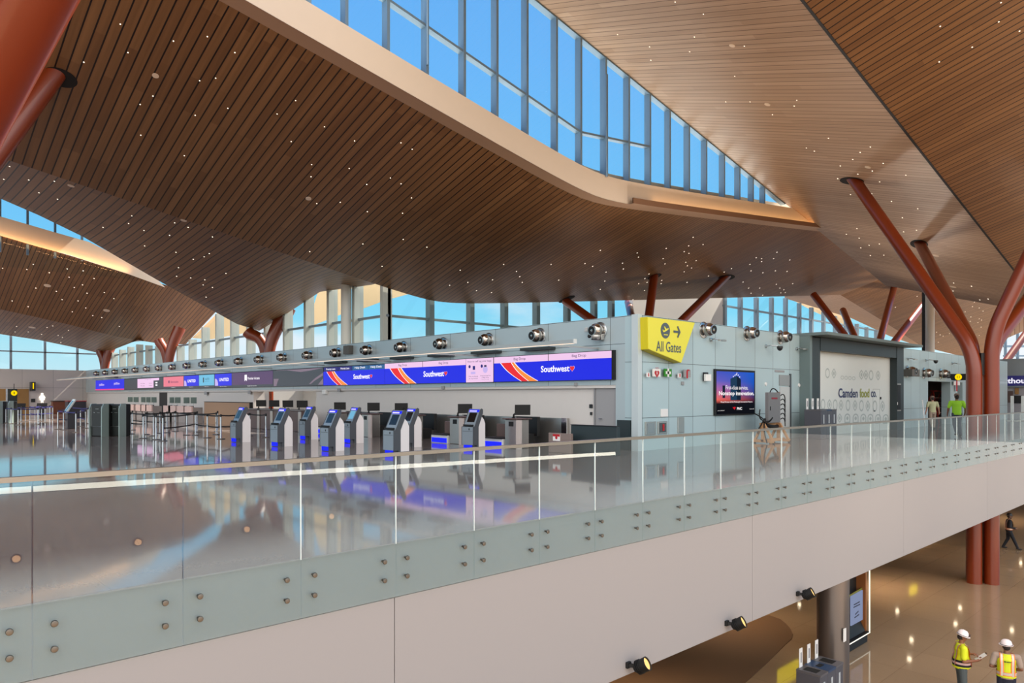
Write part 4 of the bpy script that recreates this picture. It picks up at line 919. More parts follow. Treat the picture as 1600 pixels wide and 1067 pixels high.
stripes(t, 610, 622, 626.5, 632.5, 640, 650, HV); btext(t, 'Southwest', 662, 694, .42, .26, S_WHT); hearts(t, 697, .42, .19); btext(t, 'Bag Drop', 623, 636, .865, .13, S_INK, bold=0); btext(t, 'Bag Drop', 686, 700.5, .865, .13, S_INK, bold=0)
t = board(505.5, 601, 'blue airline display screen with Priority Lane and Help Desk headers')
brect(t, 'picture', 505.5, 601, 0, HV, BLUE)
for a, b, m, s in ((506, 528, NAVY, 'Priority Lane'), (528.6, 550, NAVY, 'Priority Lane'), (550.6, 575, TEAL, 'Help Desk'), (575.6, 601, TEAL, 'Help Desk')):
    brect(t, 'header', a, b, HV, .97, m); btext(t, s, a+4, b-4, .86, .13, S_WHT, bold=.01)
stripes(t, 511, 519, 522, 528.5, 534, 543, HV); btext(t, 'Southwest', 552.5, 578, .42, .25, S_WHT); hearts(t, 580.5, .42, .18)
t = board(427, 505.2, 'dark grey display screen with pale curving bands and no writing')
brect(t, 'picture', 427, 505.2, 0, .97, S_GREY)
def wave(pts, m): MB().prism([bp(px, v, .006) for px, v in pts], (-.003, 0, 0)).build('band', m, t)
wave([(428, .02), (428, .46), (436, .46), (434, .3), (432, .02)], S_MAUV); wave([(432, .95), (448, .95), (470, .80), (486, .86), (503, .95), (503, .97), (432, .97)], S_MAUV); wave([(486, .1), (492, .28), (505, .55), (505, .70), (492, .40), (483, .1)], S_MAUV); wave([(497, .05), (505, .40), (505, .05)], S_MAUV)
t = board(335.7, 426.8, 'display screen with blue airline panel and wide purple Premier Access panel')
brect(t, 'picture', 335.7, 426.8, 0, .95, S_GREY); brect(t, 'panel', 336, 362, .13, .95, BLUE, .006); brect(t, 'panel', 363, 426.5, .15, .97, S_PUR, .006)
btext(t, 'UNITED', 343, 358, .55, .22, S_WHT, .014); MB().prism([bp(px, v, .012) for px, v in ((336.2, .14), (336.2, .62), (338, .64), (340, .5), (341, .3), (341, .14))], (-.003, 0, 0)).build('globe_mark', S_LAV, t)
btext(t, 'Premier Access', 387.5, 406, .56, .17, S_WHT, .014, .01); MB().prism([bp(px, v, .012) for px, v in ((382.5, .38), (382.5, .8), (386, .8), (386, .38), (384.2, .48))], (-.003, 0, 0)).build('ribbon_mark', S_WHT, t)
btext(t, 'Basic Economy', 344, 354, .07, .05, S_WHT, bold=0); btext(t, 'Global Services 1K', 387, 401, .07, .05, S_WHT, bold=0)
t = board(255, 335.5, 'display screen with salmon, blue and sky-blue airline panels')
brect(t, 'picture', 255, 335.5, 0, .95, S_GREY); brect(t, 'panel', 255.8, 286.7, .17, .95, S_SAL, .006); brect(t, 'panel', 287.8, 310.7, .17, .95, BLUE, .006); brect(t, 'panel', 311.3, 334.8, .17, .95, S_SKY, .006)
btext(t, 'Bienvenidos', 267, 279, .54, .16, S_INK, .014, 0); brect(t, 'pictogram', 263.5, 265, .45, .65, S_INK, .012); btext(t, 'UNITED', 293.5, 306, .55, .22, S_WHT, .014); MB().prism([bp(px, v, .012) for px, v in ((288, .18), (288, .58), (290, .6), (291.5, .45), (292, .18))], (-.003, 0, 0)).build('globe_mark', S_LAV, t)
btext(t, 'AUTO', 321, 327.5, .64, .15, S_DK, .014, 0); btext(t, 'bag check', 321, 327, .47, .06, S_DK, .014, 0); brect(t, 'pictogram', 317.5, 319, .4, .75, S_DK, .012)
for a, s in ((268, 'Check-in'), (296, 'Check-in'), (320, 'Bag drop')): btext(t, s, a, a+6, .09, .05, S_WHT, bold=0)
t = board(194.2, 254.8, 'dark display screen with pale pink flight list')
brect(t, 'picture', 194.2, 254.8, 0, .95, S_GREY); brect(t, 'panel', 215, 240, .12, .92, PINK, .006); brect(t, 'panel', 240, 248.7, .72, .92, PINK, .006)
btext(t, 'F L I G H T S', 227, 236, .84, .07, S_INK, .014, 0)
for v in (.50, .30): btext(t, 'On time', 220, 226.5, v, .08, S_INK, .014, 0); btext(t, 'Gate', 233, 238, v, .07, S_INK, .014, 0); brect(t, 'panel', 243, 246, v-.03, v+.08, S_WHT, .006)
t = board(149.5, 194, 'far blue airline display screen with magenta foot stripe')
brect(t, 'picture', 149.5, 194, .1, 1.0, BLUE); brect(t, 'foot_stripe', 149.5, 194, -.01, .1, S_MAG, .002)
btext(t, 'jetBlue', 155, 163, .52, .30, S_LAV, .012, .03); btext(t, 'jetBlue', 178, 187, .58, .30, S_LAV, .012, .03)
# slots above the board, joint line, little fittings under the board
SLOT = mat('slot_dark', (44, 52, 54), .6)
for a, b in ((822, 868), (745, 784), (677, 711), (618, 647), (566, 592), (515, 543), (170, 185)):
    p, q_ = on_x(a, 553, XW), on_x(b, 548, XW); z = 3.40
    tag(MB().box((XW-.32, q_.y, z), (XW-.001, p.y, z+.10)).build('wall_mounted_slot', SLOT), 'dark slot ledge over the display board near pixel row of the %s screen' % ('first' if a > 800 else 'x'), 'ledge', 'dark ledges over the display board')['label'] = 'dark slot ledge on the wall above the check-in display board'
for i, px in enumerate((900, 692.5, 530, 322, 390)):
    o = xbox(px-2, 595+ (960-px)*.024+1.5, px+2.2, 595+(960-px)*.024+6.5, XW+.0, .05, 'wall_mounted_switch', GREYS, 'small grey box under the display board, %s from the corner' % ['nearest', 'second', 'third', 'fifth', 'fourth'][i], 'box')
o = xbox(507, 609, 512.5, 615.5, XW+.12, .16, 'wall_mounted_emergency_light', mat('fixture_white', (235, 235, 232), .4), 'small white emergency light on the white wall under the board', 'light')
# door and reader at the near end of the white wall
a, b = on_x(932, 607, XW+.12), on_x(964, 664, XW+.12)
dr = structure(MB().box((XW+.09, y_at(963.3, XW+.12), 0), (XW+.12, a.y, a.z)).build('door_2', mat('grey_door', (150, 150, 152), .45)))
structure(MB().box((XW+.06, a.y, 0), (XW+.12, a.y+.07, a.z+.07)).build('jamb', mat('door_frame_grey', (128, 128, 130), .45), dr)); structure(MB().box((XW+.06, y_at(963.3, XW+.12), a.z), (XW+.12, a.y+.07, a.z+.07)).build('jamb', mat('door_frame_grey', (128, 128, 130), .45), dr))
hh = on_x(937.5, 654, XW+.09); structure(MB().tube([hh, hh+Vector((-.06, 0, 0)), hh+Vector((-.06, -.14, 0))], .014, 8).build('handle', CHROME, dr))
xbox(921.5, 631.5, 926.5, 637.5, XW+.12, .04, 'wall_mounted_panel', DARK, 'dark square panel left of the grey door', 'panel'); xbox(923, 643.5, 926, 648.5, XW+.12, .05, 'wall_mounted_card_reader', DARK, 'small dark card reader left of the grey door', 'card reader')
# long pendant light bar in front of the wall
XP = 15.5
t = thing('pendant_light_bar', (XP, 50, 3.3), 'long slim grey pendant light bar running above the check-in counters', 'light')
y0 = y_at(896.5, XP); z0 = on_x(896.5, 536, XP).z; z1_ = on_x(896.5, 530, XP).z
MB().box((XP, y0, z0), (XP+.10, 82, z1_)).build('housing', mat('bar_grey', (168, 174, 174), .4, .3), t)
MB().box((XP-.01, y0-.02, z0-.01), (XP+.11, y0+.02, z1_+.01)).build('end_cap', mat('bar_cap', (206, 210, 208), .4), t)
MB().box((XP+.01, y0+.05, z0-.012), (XP+.09, 82, z0-.002)).build('diffuser', emis('bar_light', (255, 226, 200), 1.4), t)
for i in range(11):
    yy = y0+1.6+i*6.2; MB().box((XP+.10, yy-.03, z0+.03), (XW-.001, yy+.03, z0+.09)).build('arm', mat('bar_grey', (168, 174, 174), .4, .3), t)
# ------------------------------------------------------------------ check-in counters
BRN = mat('counter_brown', (92, 74, 70), .45); TAUPE = mat('counter_taupe', (128, 112, 106), .5); BLK = mat('conveyor_black', (16, 16, 17), .5); RUBBER = mat('belt_rubber', (26, 26, 28), .7)
def counter(y, label, mirror=False, first=False):
    """one bag-drop position at Y=y, agent pedestal with screen arm, scale and belt beside it"""
    t = thing('bag_drop_counter', (16.6, y, 0), label, 'counter', 'bag drop counters of the blue airline')
    s = -1 if mirror else 1
    MB().bevel_box((16.35, y-.30, 0), (16.9, y+.30, .97), .02).build('pedestal', STAINLESS, t)
    MB().bevel_box((16.28, y-.36, .97), (17.0, y+.36, 1.01), .01).build('worktop', BRN, t)
    MB().box((16.30, y-.52, 0), (16.36, y-.30, .96)).build('end_panel', mat('panel_pale', (186, 176, 172), .4), t)
    MB().box((16.34, y-.12, .74), (16.349, y+.10, .90)).build('control_screen', BLACK, t)
    b0 = y+.36
    MB().bevel_box((16.3, b0, .0), (17.0, b0+1.0, .30), .01).build('scale_base', mat('scale_white', (206, 208, 210), .4), t)
    MB().box((16.285, b0+.05, .03), (16.299, b0+.95, .20)).build('blue_foot_light', emis('kiosk_blue', (34, 44, 250), 1.25), t)
    MB().box((16.28, b0-.0, .30), (17.05, b0+1.0, .335)).build('scale_plate', RUBBER, t)
    MB().bevel_box((16.95, b0-.02, .30), (17.05, b0+1.02, .78), .01).build('scale_shield', BRN, t)
    MB().box((17.3, b0+.1, .36), (17.9, b0+1.0, .42)).build('belt', RUBBER, t)
    MB().box((17.4, b0+.1, .0), (17.9, b0+1.0, .36)).build('belt_housing', BLK, t)
    MB().box((17.9, b0-.05, .35), (18.05, b0+1.12, 1.02)).build('belt_opening', BLK, t)
    MB().box((17.86, b0+1.0, 0), (17.98, b0+1.12, 1.0)).build('side_guard', STAINLESS, t)
def monitor(loc, label, side=1, group='agent screens on black arms'):
    t = thing('agent_monitor', loc, label, 'monitor', group)
    b = Vector(loc)
    MB().lathe([(0, 0), (.06, 0), (.06, .02), (.03, .03), (0, .03)], b, (0, 0, 1), 12).build('clamp', BLACK, t)
    e_ = b + Vector((-.05, -.38*side, .26)); MB().tube([b+Vector((0, 0, .02)), b+Vector((0, -.02*side, .12)), e_], .032, 8).build('arm', BLACK, t)
    c = e_ + Vector((-.03, -.14*side, .03)); n = Vector((-.5, -.75*1, -.12)).normalized()
    h = Vector((n.y, -n.x, 0)).normalized(); v = h.cross(n).normalized()
    MB().prism([c+h*.26+v*.17, c-h*.26+v*.17, c-h*.26-v*.17, c+h*.26-v*.17], n*.045).build('screen', BLACK, t)
    MB().ball(c-n*.03-h*.2, .05, 10, 6).build('camera', BLACK, t)
    return t
W_ = ['nearest the grey door', 'second from the grey door', 'third from the grey door', 'fourth from the grey door', 'fifth from the grey door', 'sixth from the grey door']
mpos = [(787, 657), (705, 655.5), (664, 652.5), (576, 650), (541, 649)]
cy_ = [17.5, 20.5, 23.5, 26.6, 29.4]
for i, y in enumerate(cy_):
    counter(y, 'stainless bag drop counter with scale and belt, %s' % W_[i])
    monitor((16.6, y+.14, 1.01), 'black agent monitor on an angled arm, %s' % W_[i], -1 if i == 2 else 1)
BACK = thing('steel_splashback', (18.4, 23, 0), 'long brushed steel back panel behind the bag drop counters', 'panel')
MB().box((18.40, y_at(883, 18.4), .05), (18.60, y_at(560, 18.4), .98)).build('panel_sheet', STAINLESS, BACK)
MB().box((18.36, y_at(885, 18.36), 0), (18.40, y_at(877, 18.36), .99)).build('end_trim', CHROME, BACK)
t = thing('low_partition', (17.2, 15.9, 0), 'dark slate low partition in front of the grey door', 'partition')
a, b = on_x(892, 664, 16.6), on_x(964, 662, 16.6)
MB().bevel_box((16.6, b.y, 0), (16.75, a.y, a.z), .01).build('panel', DG, t); MB().bevel_box((16.58, b.y, a.z), (16.77, a.y, a.z+.02), .005).build('cap', DARK, t)
t = thing('low_notice_panel', (16.4, 17, 0), 'low taupe panel with small red and white warning notice', 'panel')
a, b = on_x(857, 676, 16.2), on_x(892, 700, 16.2); MB().bevel_box((16.2, b.y, 0), (16.3, a.y, a.z), .01).build('panel', TAUPE, t)
a, b = on_x(864, 678, 16.19), on_x(875, 689, 16.19); MB().box((16.185, b.y, b.z), (16.199, a.y, a.z)).build('notice', WHT, t); MB().box((16.18, b.y, a.z-.07), (16.184, a.y, a.z)).build('notice_band', RED, t); MB().lathe([(0, 0), (.05, 0), (.05, .003), (0, .003)], Vector((16.184, (a.y+b.y)/2, b.z+.10)), (-1, 0, 0), 14).build('notice_symbol', RED, t)
# farther positions, simpler desks with paired screens
t = thing('counter_screen_wall', (16.5, 41, 0), 'brown upholstered screen wall panel beyond the silver kiosks', 'panel')
a, b = on_x(319, 628, 16.9), on_x(390, 628, 16.9); MB().bevel_box((16.9, b.y, 0), (17.05, a.y, a.z), .01).build('panel', mat('tan_panel', (150, 122, 98), .7), t); MB().box((16.88, b.y-.05, 0), (17.07, b.y, a.z+.03)).build('end_post', BLACK, t); MB().box((16.88, b.y, a.z), (17.07, a.y, a.z+.03)).build('top_rail', BLACK, t)
for i, (px, py, k) in enumerate([(467, 646, 0), (445, 648, 1), (424, 648, 0), (404, 646, 0)]):
    b = on_x(px, py, 16.6)
    t = thing('service_counter', (16.6, b.y, 0), 'dark brown service counter with black equipment behind the silver kiosks, %s from the corner' % ['second', 'third', 'fourth', 'fifth', 'first'][i], 'counter', 'dark brown service counters')
    MB().bevel_box((16.3, b.y-.85, 0), (17.0, b.y+.85, 1.02), .02).build('body', BRN, t); MB().bevel_box((16.22, b.y-.9, 1.02), (17.05, b.y+.9, 1.07), .01).build('worktop', mat('worktop_grey', (120, 116, 114), .4), t)
    MB().bevel_box((16.24, b.y-.88, 0), (16.30, b.y-.62, .98), .01).build('end_panel', STAINLESS, t)
    monitor((16.6, b.y, 1.07), 'black agent monitor on a dark brown counter, %s from the corner' % ['second', 'third', 'fourth', 'fifth', 'first'][i], 1)
WMON = mat('white_monitor', (196, 204, 200), .4); far = [204, 213, 225, 233, 241, 270, 278, 292, 303]
for i, px in enumerate(far):
    b = on_x(px, HY, 16.8)
    t = thing('check_in_desk', (16.8, b.y, 0), 'far white-fronted check-in desk behind the black queue belts, %s from the left' % ORD[i].replace('nearest', 'first'), 'desk', 'far check-in desks')
    MB().box((16.5, b.y-.7, 0), (17.1, b.y+.7, 1.0)).build('body', mat('desk_grey', (150, 142, 138), .5), t); MB().box((16.4, b.y-.72, .62), (16.5, b.y+.72, 1.08)).build('front_band', mat('desk_pink', (206, 178, 170), .5), t)
    MB().box((16.55, b.y-.12, 1.0), (16.75, b.y+.12, 1.10)).build('keyboard_ledge', DARK, t)
    m_ = thing('desk_monitor', (16.7, b.y, 1.12), 'far white-backed desk monitor above a check-in desk, %s from the left' % ORD[i].replace('nearest', 'first'), 'monitor', 'far desk monitors')
    MB().tube([(16.75, b.y, 1.12), (16.75, b.y, 1.34)], .025, 8).build('stand', SILVER, m_)
    MB().bar((16.60, b.y-.0, 1.46), (16.92, b.y-.10, 1.46), .03, .38).build('screen', mat('monitor_grey', (84, 104, 98), .3), m_); MB().bar((16.57, b.y+.045, 1.46), (16.96, b.y-.075, 1.46), .02, .42).build('back_shell', WMON, m_)
# ------------------------------------------------------------------ silver self-service kiosks
KG = mat('kiosk_grey', (140, 151, 160), .4, .35); KS = mat('kiosk_side', (222, 218, 218), .45); KD = mat('kiosk_edge', (70, 74, 80), .45); KB = emis('kiosk_blue', (34, 44, 250), 1.25); KW = emis('kiosk_white', (222, 214, 255), 1.2)
def kiosk():
    """faces local -X, side panels along X"""
    t = thing('check_in_kiosk', (0, 0, 0), 'x', 'kiosk'); w = .25
    def slab(prof, y0, y1, name, m, bev=False): return MB().prism([(x, y0, z) for x, z in prof], (0, y1-y0, 0)).build(name, m, t)
    slab([(-.17, .16), (-.17, .74), (-.10, .74), (-.05, .84), (.17, 1.30), (.22, 1.33), (.27, 1.31), (.27, 1.2), (.05, .76), (.05, .16)], -w, w, 'body', KG)
    slab([(-.12, 0), (-.12, .16), (.05, .16), (.05, 0)], -w+.03, w-.03, 'plinth', KD)
    slab([(-.175, .15), (-.175, .75), (-.105, .75), (-.055, .85), (.165, 1.31), (.23, 1.345), (.29, 1.31), (.29, 1.2), (.08, .75), (.08, .0), (-.0, .0), (-.0, .15)], -w-.02, -w, 'edge_trim', KD); slab([(-.175, .15), (-.175, .75), (-.105, .75), (-.055, .85), (.165, 1.31), (.23, 1.345), (.29, 1.31), (.29, 1.2), (.08, .75), (.08, .0), (-.0, .0), (-.0, .15)], w, w+.02, 'edge_trim', KD)
    slab([(.04, 0), (.04, .74), (.22, 1.10), (.34, .98), (.40, .85), (.40, 0)], -w-.01, w+.01, 'rear_cabinet', KS)
    def face(z0, z1, y0, y1, name, m, d=.006):
        f_ = lambda z: -.05 + (z-.84)*(.22/.46)
        n = Vector((-.46, 0, .22)).normalized()*d
        pts = [Vector((f_(z0), y0, z0)), Vector((f_(z0), y1, z0)), Vector((f_(z1), y1, z1)), Vector((f_(z1), y0, z1))]
        MB().prism([p+n*.2 for p in pts], n).build(name, m, t)
    face(.90, 1.20, -.17, .17, 'touch_screen', mat('kiosk_screen', (26, 22, 22), .12)); face(1.225, 1.305, -.23, .23, 'blue_header', KB); face(1.235, 1.275, -.13, .20, 'header_lettering', KW, .009)
    MB().box((-.172, -.2, .76), (-.09, .2, .82)).build('document_slot', BLACK, t)
    MB().box((-.176, -.10, .64), (-.168, -.06, .70)).build('lock', BLACK, t); MB().box((-.174, -.22, .60), (-.169, .22, .608)).build('door_gap', BLACK, t)
    MB().box((-.16, -.18, .02), (-.13, .18, .15)).build('blue_foot_light', KB, t)
    return t
kp = [(371, 690.5, 27.3, 'silver self-service kiosk farthest left beside the queue posts'), (435, 697, 25.0, 'silver self-service kiosk second from left'), (478, 686.5, 28.9, 'silver self-service kiosk third from left, set further back'), (514, 704.5, 22.9, 'silver self-service kiosk in the middle of the front row'),
      (548, 692, 26.8, 'silver self-service kiosk with a pale blue picture on its screen'), (614, 711, 21.3, 'nearest silver self-service kiosk with pale cream side'), (637, 698, 24.7, 'silver self-service kiosk partly hidden right behind the nearest one'), (736, 702, 23.6, 'silver self-service kiosk farthest right near the bag drop')]
K0 = kiosk()
for i, (px, py, tt, l) in enumerate(kp):
    o = K0 if i == 0 else copy_tree(K0); p = on_t(px, HY, tt); o.location = (p.x, p.y, 0); o['label'] = l; o['group'] = 'silver self-service kiosks'; o.rotation_euler.z = (0.0, .06, 0, .03, -.03, .05, 0, .10)[i]
    if i == 4:
        pic = [c for c in kids(o) if c.name.startswith('touch_screen')][0]; pic.data = pic.data.copy(); pic.data.materials[0] = emis('kiosk_picture', (130, 200, 236), .8)
# ------------------------------------------------------------------ black two-sided kiosks at left
def tall_kiosk():
    t = thing('baggage_kiosk', (0, 0, 0), 'x', 'kiosk'); w, h = .34, 1.40
    MB().bevel_box((-.28, -w, 0), (.28, w, h), .03).build('body', mat('kiosk_black', (14, 16, 16), .35), t)
    MB().prism([(-.36, -w-.03, 0), (-.36, -w-.03, h*.86), (-.26, -w-.03, h+.02), (.0, -w-.03, h+.02), (.0, -w-.03, 0)], (0, .04, 0)).build('side_fin', mat('kiosk_green_grey', (150, 168, 164), .3, .4), t)
    MB().prism([(-.36, w-.01, 0), (-.36, w-.01, h*.86), (-.26, w-.01, h+.02), (.0, w-.01, h+.02), (.0, w-.01, 0)], (0, .04, 0)).build('side_fin', mat('kiosk_green_grey', (150, 168, 164), .3, .4), t)
    fr = mat('kiosk_frame', (138, 142, 142), .35, .6)
    MB().bevel_box((-.31, -w+.04, .42), (-.279, w-.05, h-.06), .012).build('front_panel', mat('kiosk_front', (9, 10, 10), .25), t)
    mb = MB(); mb.tube([(-.315, -w+.04, h-.08), (-.315, -w+.04, .42), (-.315, w-.05, .42), (-.315, w-.05, h-.08)], .012, 6); mb.build('front_trim', fr, t)
    MB().box((-.316, -.14, 1.18), (-.311, .04, 1.20)).build('label_strip', fr, t); MB().box((-.316, .08, 1.02), (-.311, .14, 1.05)).build('slot', fr, t); MB().box((-.316, -.2, 1.02), (-.311, -.04, 1.03)).build('slot', fr, t)
    return t
K1 = tall_kiosk()
for i, (px, tt, l) in enumerate([(160, 31.4, 'tall black baggage kiosk with pale fins, left of the close pair'), (187, 31.6, 'tall black baggage kiosk with pale fins, right of the close pair'), (15, 47, 'tall black kiosk at the far left behind queue posts'), (-2, 46, 'tall black kiosk cut by the left picture edge')]):
    o = K1 if i == 0 else copy_tree(K1); p = on_t(px, HY, tt); o.location = (p.x, p.y, 0); o['label'] = l; o['group'] = 'tall black kiosks'; o.rotation_euler.z = math.radians(28)
# ------------------------------------------------------------------ belt posts
BELT_K = mat('belt_black', (12, 12, 13), .7); BELT_B = mat('belt_blue', (18, 18, 92), .7)
def ground(px, py): return on_z(px, py, 0)
def posts(lst, links, beltm, label, group):
    pts = [ground(px, py) for px, py in lst]; roots = []
    base = None
    for i, p in enumerate(pts):
        if base is None:
            o = thing('belt_post', (0, 0, 0), label, 'belt post', group)
            MB().lathe([(0, 0), (.17, 0), (.17, .012), (.14, .022), (.035, .035), (0, .035)], (0, 0, 0), (0, 0, 1), 18).build('base', mat('post_base', (96, 88, 82), .35, .7), o)
            MB().lathe([(0, .03), (.034, .03), (.034, .90), (0, .90)], (0, 0, 0), (0, 0, 1), 12).build('pole', CHROME, o)
            MB().lathe([(0, .90), (.04, .90), (.04, 1.0), (.03, 1.01), (0, 1.01)], (0, 0, 0), (0, 0, 1), 12).build('head', BLACK, o); base = o
        else: o = copy_tree(base)
        o.location = (p.x, p.y, 0); roots.append(o)
    bpy.context.view_layer.update()
    for a, b, z in links:
        A, B = pts[a]+Vector((0, 0, z)), pts[b]+Vector((0, 0, z)); k = Vector((B-A)); k.z = 0; k.normalize(); m_ = (A+B)/2 - Vector((0, 0, .03))
        mb = MB(); P_ = [A+k*.03, A.lerp(m_, .5)-Vector((0,0,.012)), m_, m_.lerp(B, .5)-Vector((0,0,.012)), B-k*.03]
        for p, q_ in zip(P_, P_[1:]): mb.bar(p, q_, .004, .052)
        mb.build('belt', beltm, roots[a])
kpx = [(207, 672), (224, 685), (228, 679), (244, 687), (240, 681), (254.6, 689), (261, 676), (274, 674), (292, 680), (305.5, 680), (308, 675), (324, 684), (338, 679), (340, 674), (345, 686), (390, 681), (415.5, 683.5), (204, 678), (250, 677)]
kl = [(1, 3, .96), (3, 5, .96), (5, 9, .96), (9, 11, .96), (11, 14, .96), (14, 15, .96), (15, 16, .96), (0, 17, .96), (17, 4, .96), (4, 18, .96), (18, 7, .96), (7, 8, .96), (8, 12, .96), (12, 13, .96), (6, 10, .96), (2, 6, .96), (5, 9, .5), (9, 11, .5), (11, 14, .5), (14, 15, .5), (0, 6, .5), (17, 2, .5)]
posts(kpx, kl, BELT_K, 'chrome post with black belts in the queue lanes near the silver kiosks', 'black belt queue posts')
bpx = [(9, 661), (17.5, 662), (28.5, 664), (33, 659), (40, 659), (47, 656.5), (55, 657.5), (59.4, 663), (65, 658.5), (70.6, 660), (78, 654), (82.5, 656), (90.6, 670.6), (99.4, 672), (118.8, 675.6), (126, 666), (133.8, 669), (138, 662), (23, 658), (61, 655), (108, 658)]
bl = [(0, 1, .96), (1, 2, .96), (2, 7, .96), (7, 9, .96), (3, 4, .96), (4, 8, .96), (8, 9, .96), (5, 6, .96), (6, 11, .96), (12, 13, .96), (13, 14, .96), (14, 16, .96), (16, 15, .96), (15, 17, .96), (17, 20, .96), (20, 12, .96), (18, 3, .96), (5, 19, .96), (19, 10, .96), (10, 11, .96), (3, 4, .5), (4, 8, .5), (6, 11, .5), (12, 15, .5), (15, 16, .5), (18, 3, .5), (5, 6, .5)]
posts(bpx, bl, BELT_B, 'chrome post with blue belts in the far left queue lanes', 'blue belt queue posts')
# ------------------------------------------------------------------ other far-left things
p = on_t(121.5, HY, 58)
t = thing('service_desk', (p.x, p.y, 0), 'dark navy podium with red top edge behind the blue belts', 'desk')
MB().bevel_box((p.x-.8, p.y-.5, 0), (p.x+.5, p.y+.5, 1.30), .02).build('body', mat('navy_desk', (22, 22, 34), .4), t); MB().box((p.x-.82, p.y-.52, 1.30), (p.x+.52, p.y+.52, 1.36)).build('top_edge', mat('red_edge', (150, 50, 50), .4), t)
p = ground(111, 669.5); t = thing('info_kiosk', (p.x, p.y, 0), 'navy pedestal with tilted silver tablet screen beside the blue belts', 'kiosk')
MB().bevel_box((p.x-.22, p.y-.3, 0), (p.x+.22, p.y+.3, .82), .02).build('pedestal', mat('navy_desk', (22, 22, 34), .4), t)
n = Vector((-.8, -.1, .5)).normalized(); h = Vector((0, 1, 0)); v = n.cross(h).normalized(); c = Vector((p.x-.05, p.y-.1, 1.18))
MB().prism([c+h*.32+v*.42, c-h*.32+v*.42, c-h*.32-v*.42, c+h*.32-v*.42], n*.07).build('tablet_frame', mat('tablet_silver', (190, 196, 196), .35, .4), t); MB().prism([c+n*.072+h*.22+v*.34, c+n*.072-h*.22+v*.34, c+n*.072-h*.22-v*.34, c+n*.072+h*.22-v*.34], n*.004).build('tablet_screen', mat('tablet_glass', (60, 74, 80), .15), t)
MB().box((p.x-.1, p.y-.1, .8), (p.x+.06, p.y+.1, 1.15)).build('neck', DARK, t)
for px, tt, l in ((30, 60, 'dark tilted screen stand at far left, left of two'), (64, 62, 'dark tilted screen stand at far left beneath the lit pictogram')):
    p = on_t(px, HY, tt); t = thing('screen_stand', (p.x, p.y, 0), l, 'stand'); MB().box((p.x-.2, p.y-.2, 0), (p.x+.2, p.y+.2, .66)).build('pedestal', DARK, t); MB().prism([(p.x-.38, p.y-.3, .66), (p.x+.38, p.y-.3, .66), (p.x+.46, p.y-.1, 1.12), (p.x-.30, p.y-.1, 1.12)], (0, .06, 0)).build('screen', DARK, t)
p = on_t(103, HY, 72); t = thing('orange_counter', (p.x, p.y, 0), 'low orange wooden counter at the end wall', 'counter'); MB().bevel_box((p.x-1.2, p.y-.4, 0), (p.x+.9, p.y+.4, 1.20), .03).build('body', mat('orange_wood', (112, 60, 36), .5), t); MB().box((p.x-1.25, p.y-.5, 1.20), (p.x+1.0, p.y+.5, 1.26)).build('worktop', DARK, t)
# lit pictogram of a figure, sign disks
LITW = emis('lit_pictogram', (255, 246, 232), 1.6); ye = 83.85
c = on_y(66, 622, ye); k = (on_y(66, 614, ye).z-on_y(66, 629, ye).z)
t = thing('lit_pictogram_sign', (c.x, 84, c.z), 'glowing white skirted figure pictogram on the far end wall', 'sign')
def PT(u, v): return Vector((c.x+u*k, ye, c.z+v*k))
MB().prism([PT(u, v) for u, v in ((-.05,-.5),(-.10,-.5),(-.10,-.22),(-.24,-.20),(-.20,0),(-.30,-.02),(-.20,.26),(-.10,.30),(.10,.30),(.20,.26),(.30,-.02),(.20,0),(.24,-.20),(.10,-.22),(.10,-.5),(.05,-.5),(.05,-.4),(-.05,-.4))], (0, .05, 0)).build('figure', LITW, t); MB().lathe([(0, 0), (.12*k, 0), (.12*k, .05), (0, .05)], PT(0, .42), (0, 1, 0), 18).build('head', LITW, t)
YD = emis('lit_yellow', (252, 214, 8), 1.1)
c = on_y(22, 614, 83.6); t = thing('yellow_disk_sign', c, 'round glowing yellow sign inside the far left doorway', 'sign'); MB().lathe([(0, 0), (.25, 0), (.25, .06), (0, .06)], c, (0, -1, 0), 24).build('disk', YD, t); MB().tube([c+Vector((0, .0, .24)), c+Vector((0, 0, .9))], .03, 8).build('hanger', DARK, t); MB().box(c+Vector((-.04, -.07, -.10)), c+Vector((.04, -.061, .10))).build('symbol', mat('disk_ink', (60, 60, 20), .5), t)
c = on_y(51.5, 602.5, 83.3); t = thing('blade_sign', c, 'dark blade sign with yellow stripe projecting from the end wall', 'sign'); MB().box(c+Vector((-.16, -.35, -.5)), c+Vector((.16, .69, .36))).build('body', DARK, t); MB().box(c+Vector((-.08, -.36, -.32)), c+Vector((.02, -.351, .26))).build('stripe', YD, t)
o = MB().box((0, 0, 0), (.35, -.04, .35)).build('wall_mounted_panel', DARK); o.location = on_y(48.5, 628.5, 83.99); tag(o, 'small dark square plate left of the lit pictogram', 'panel')
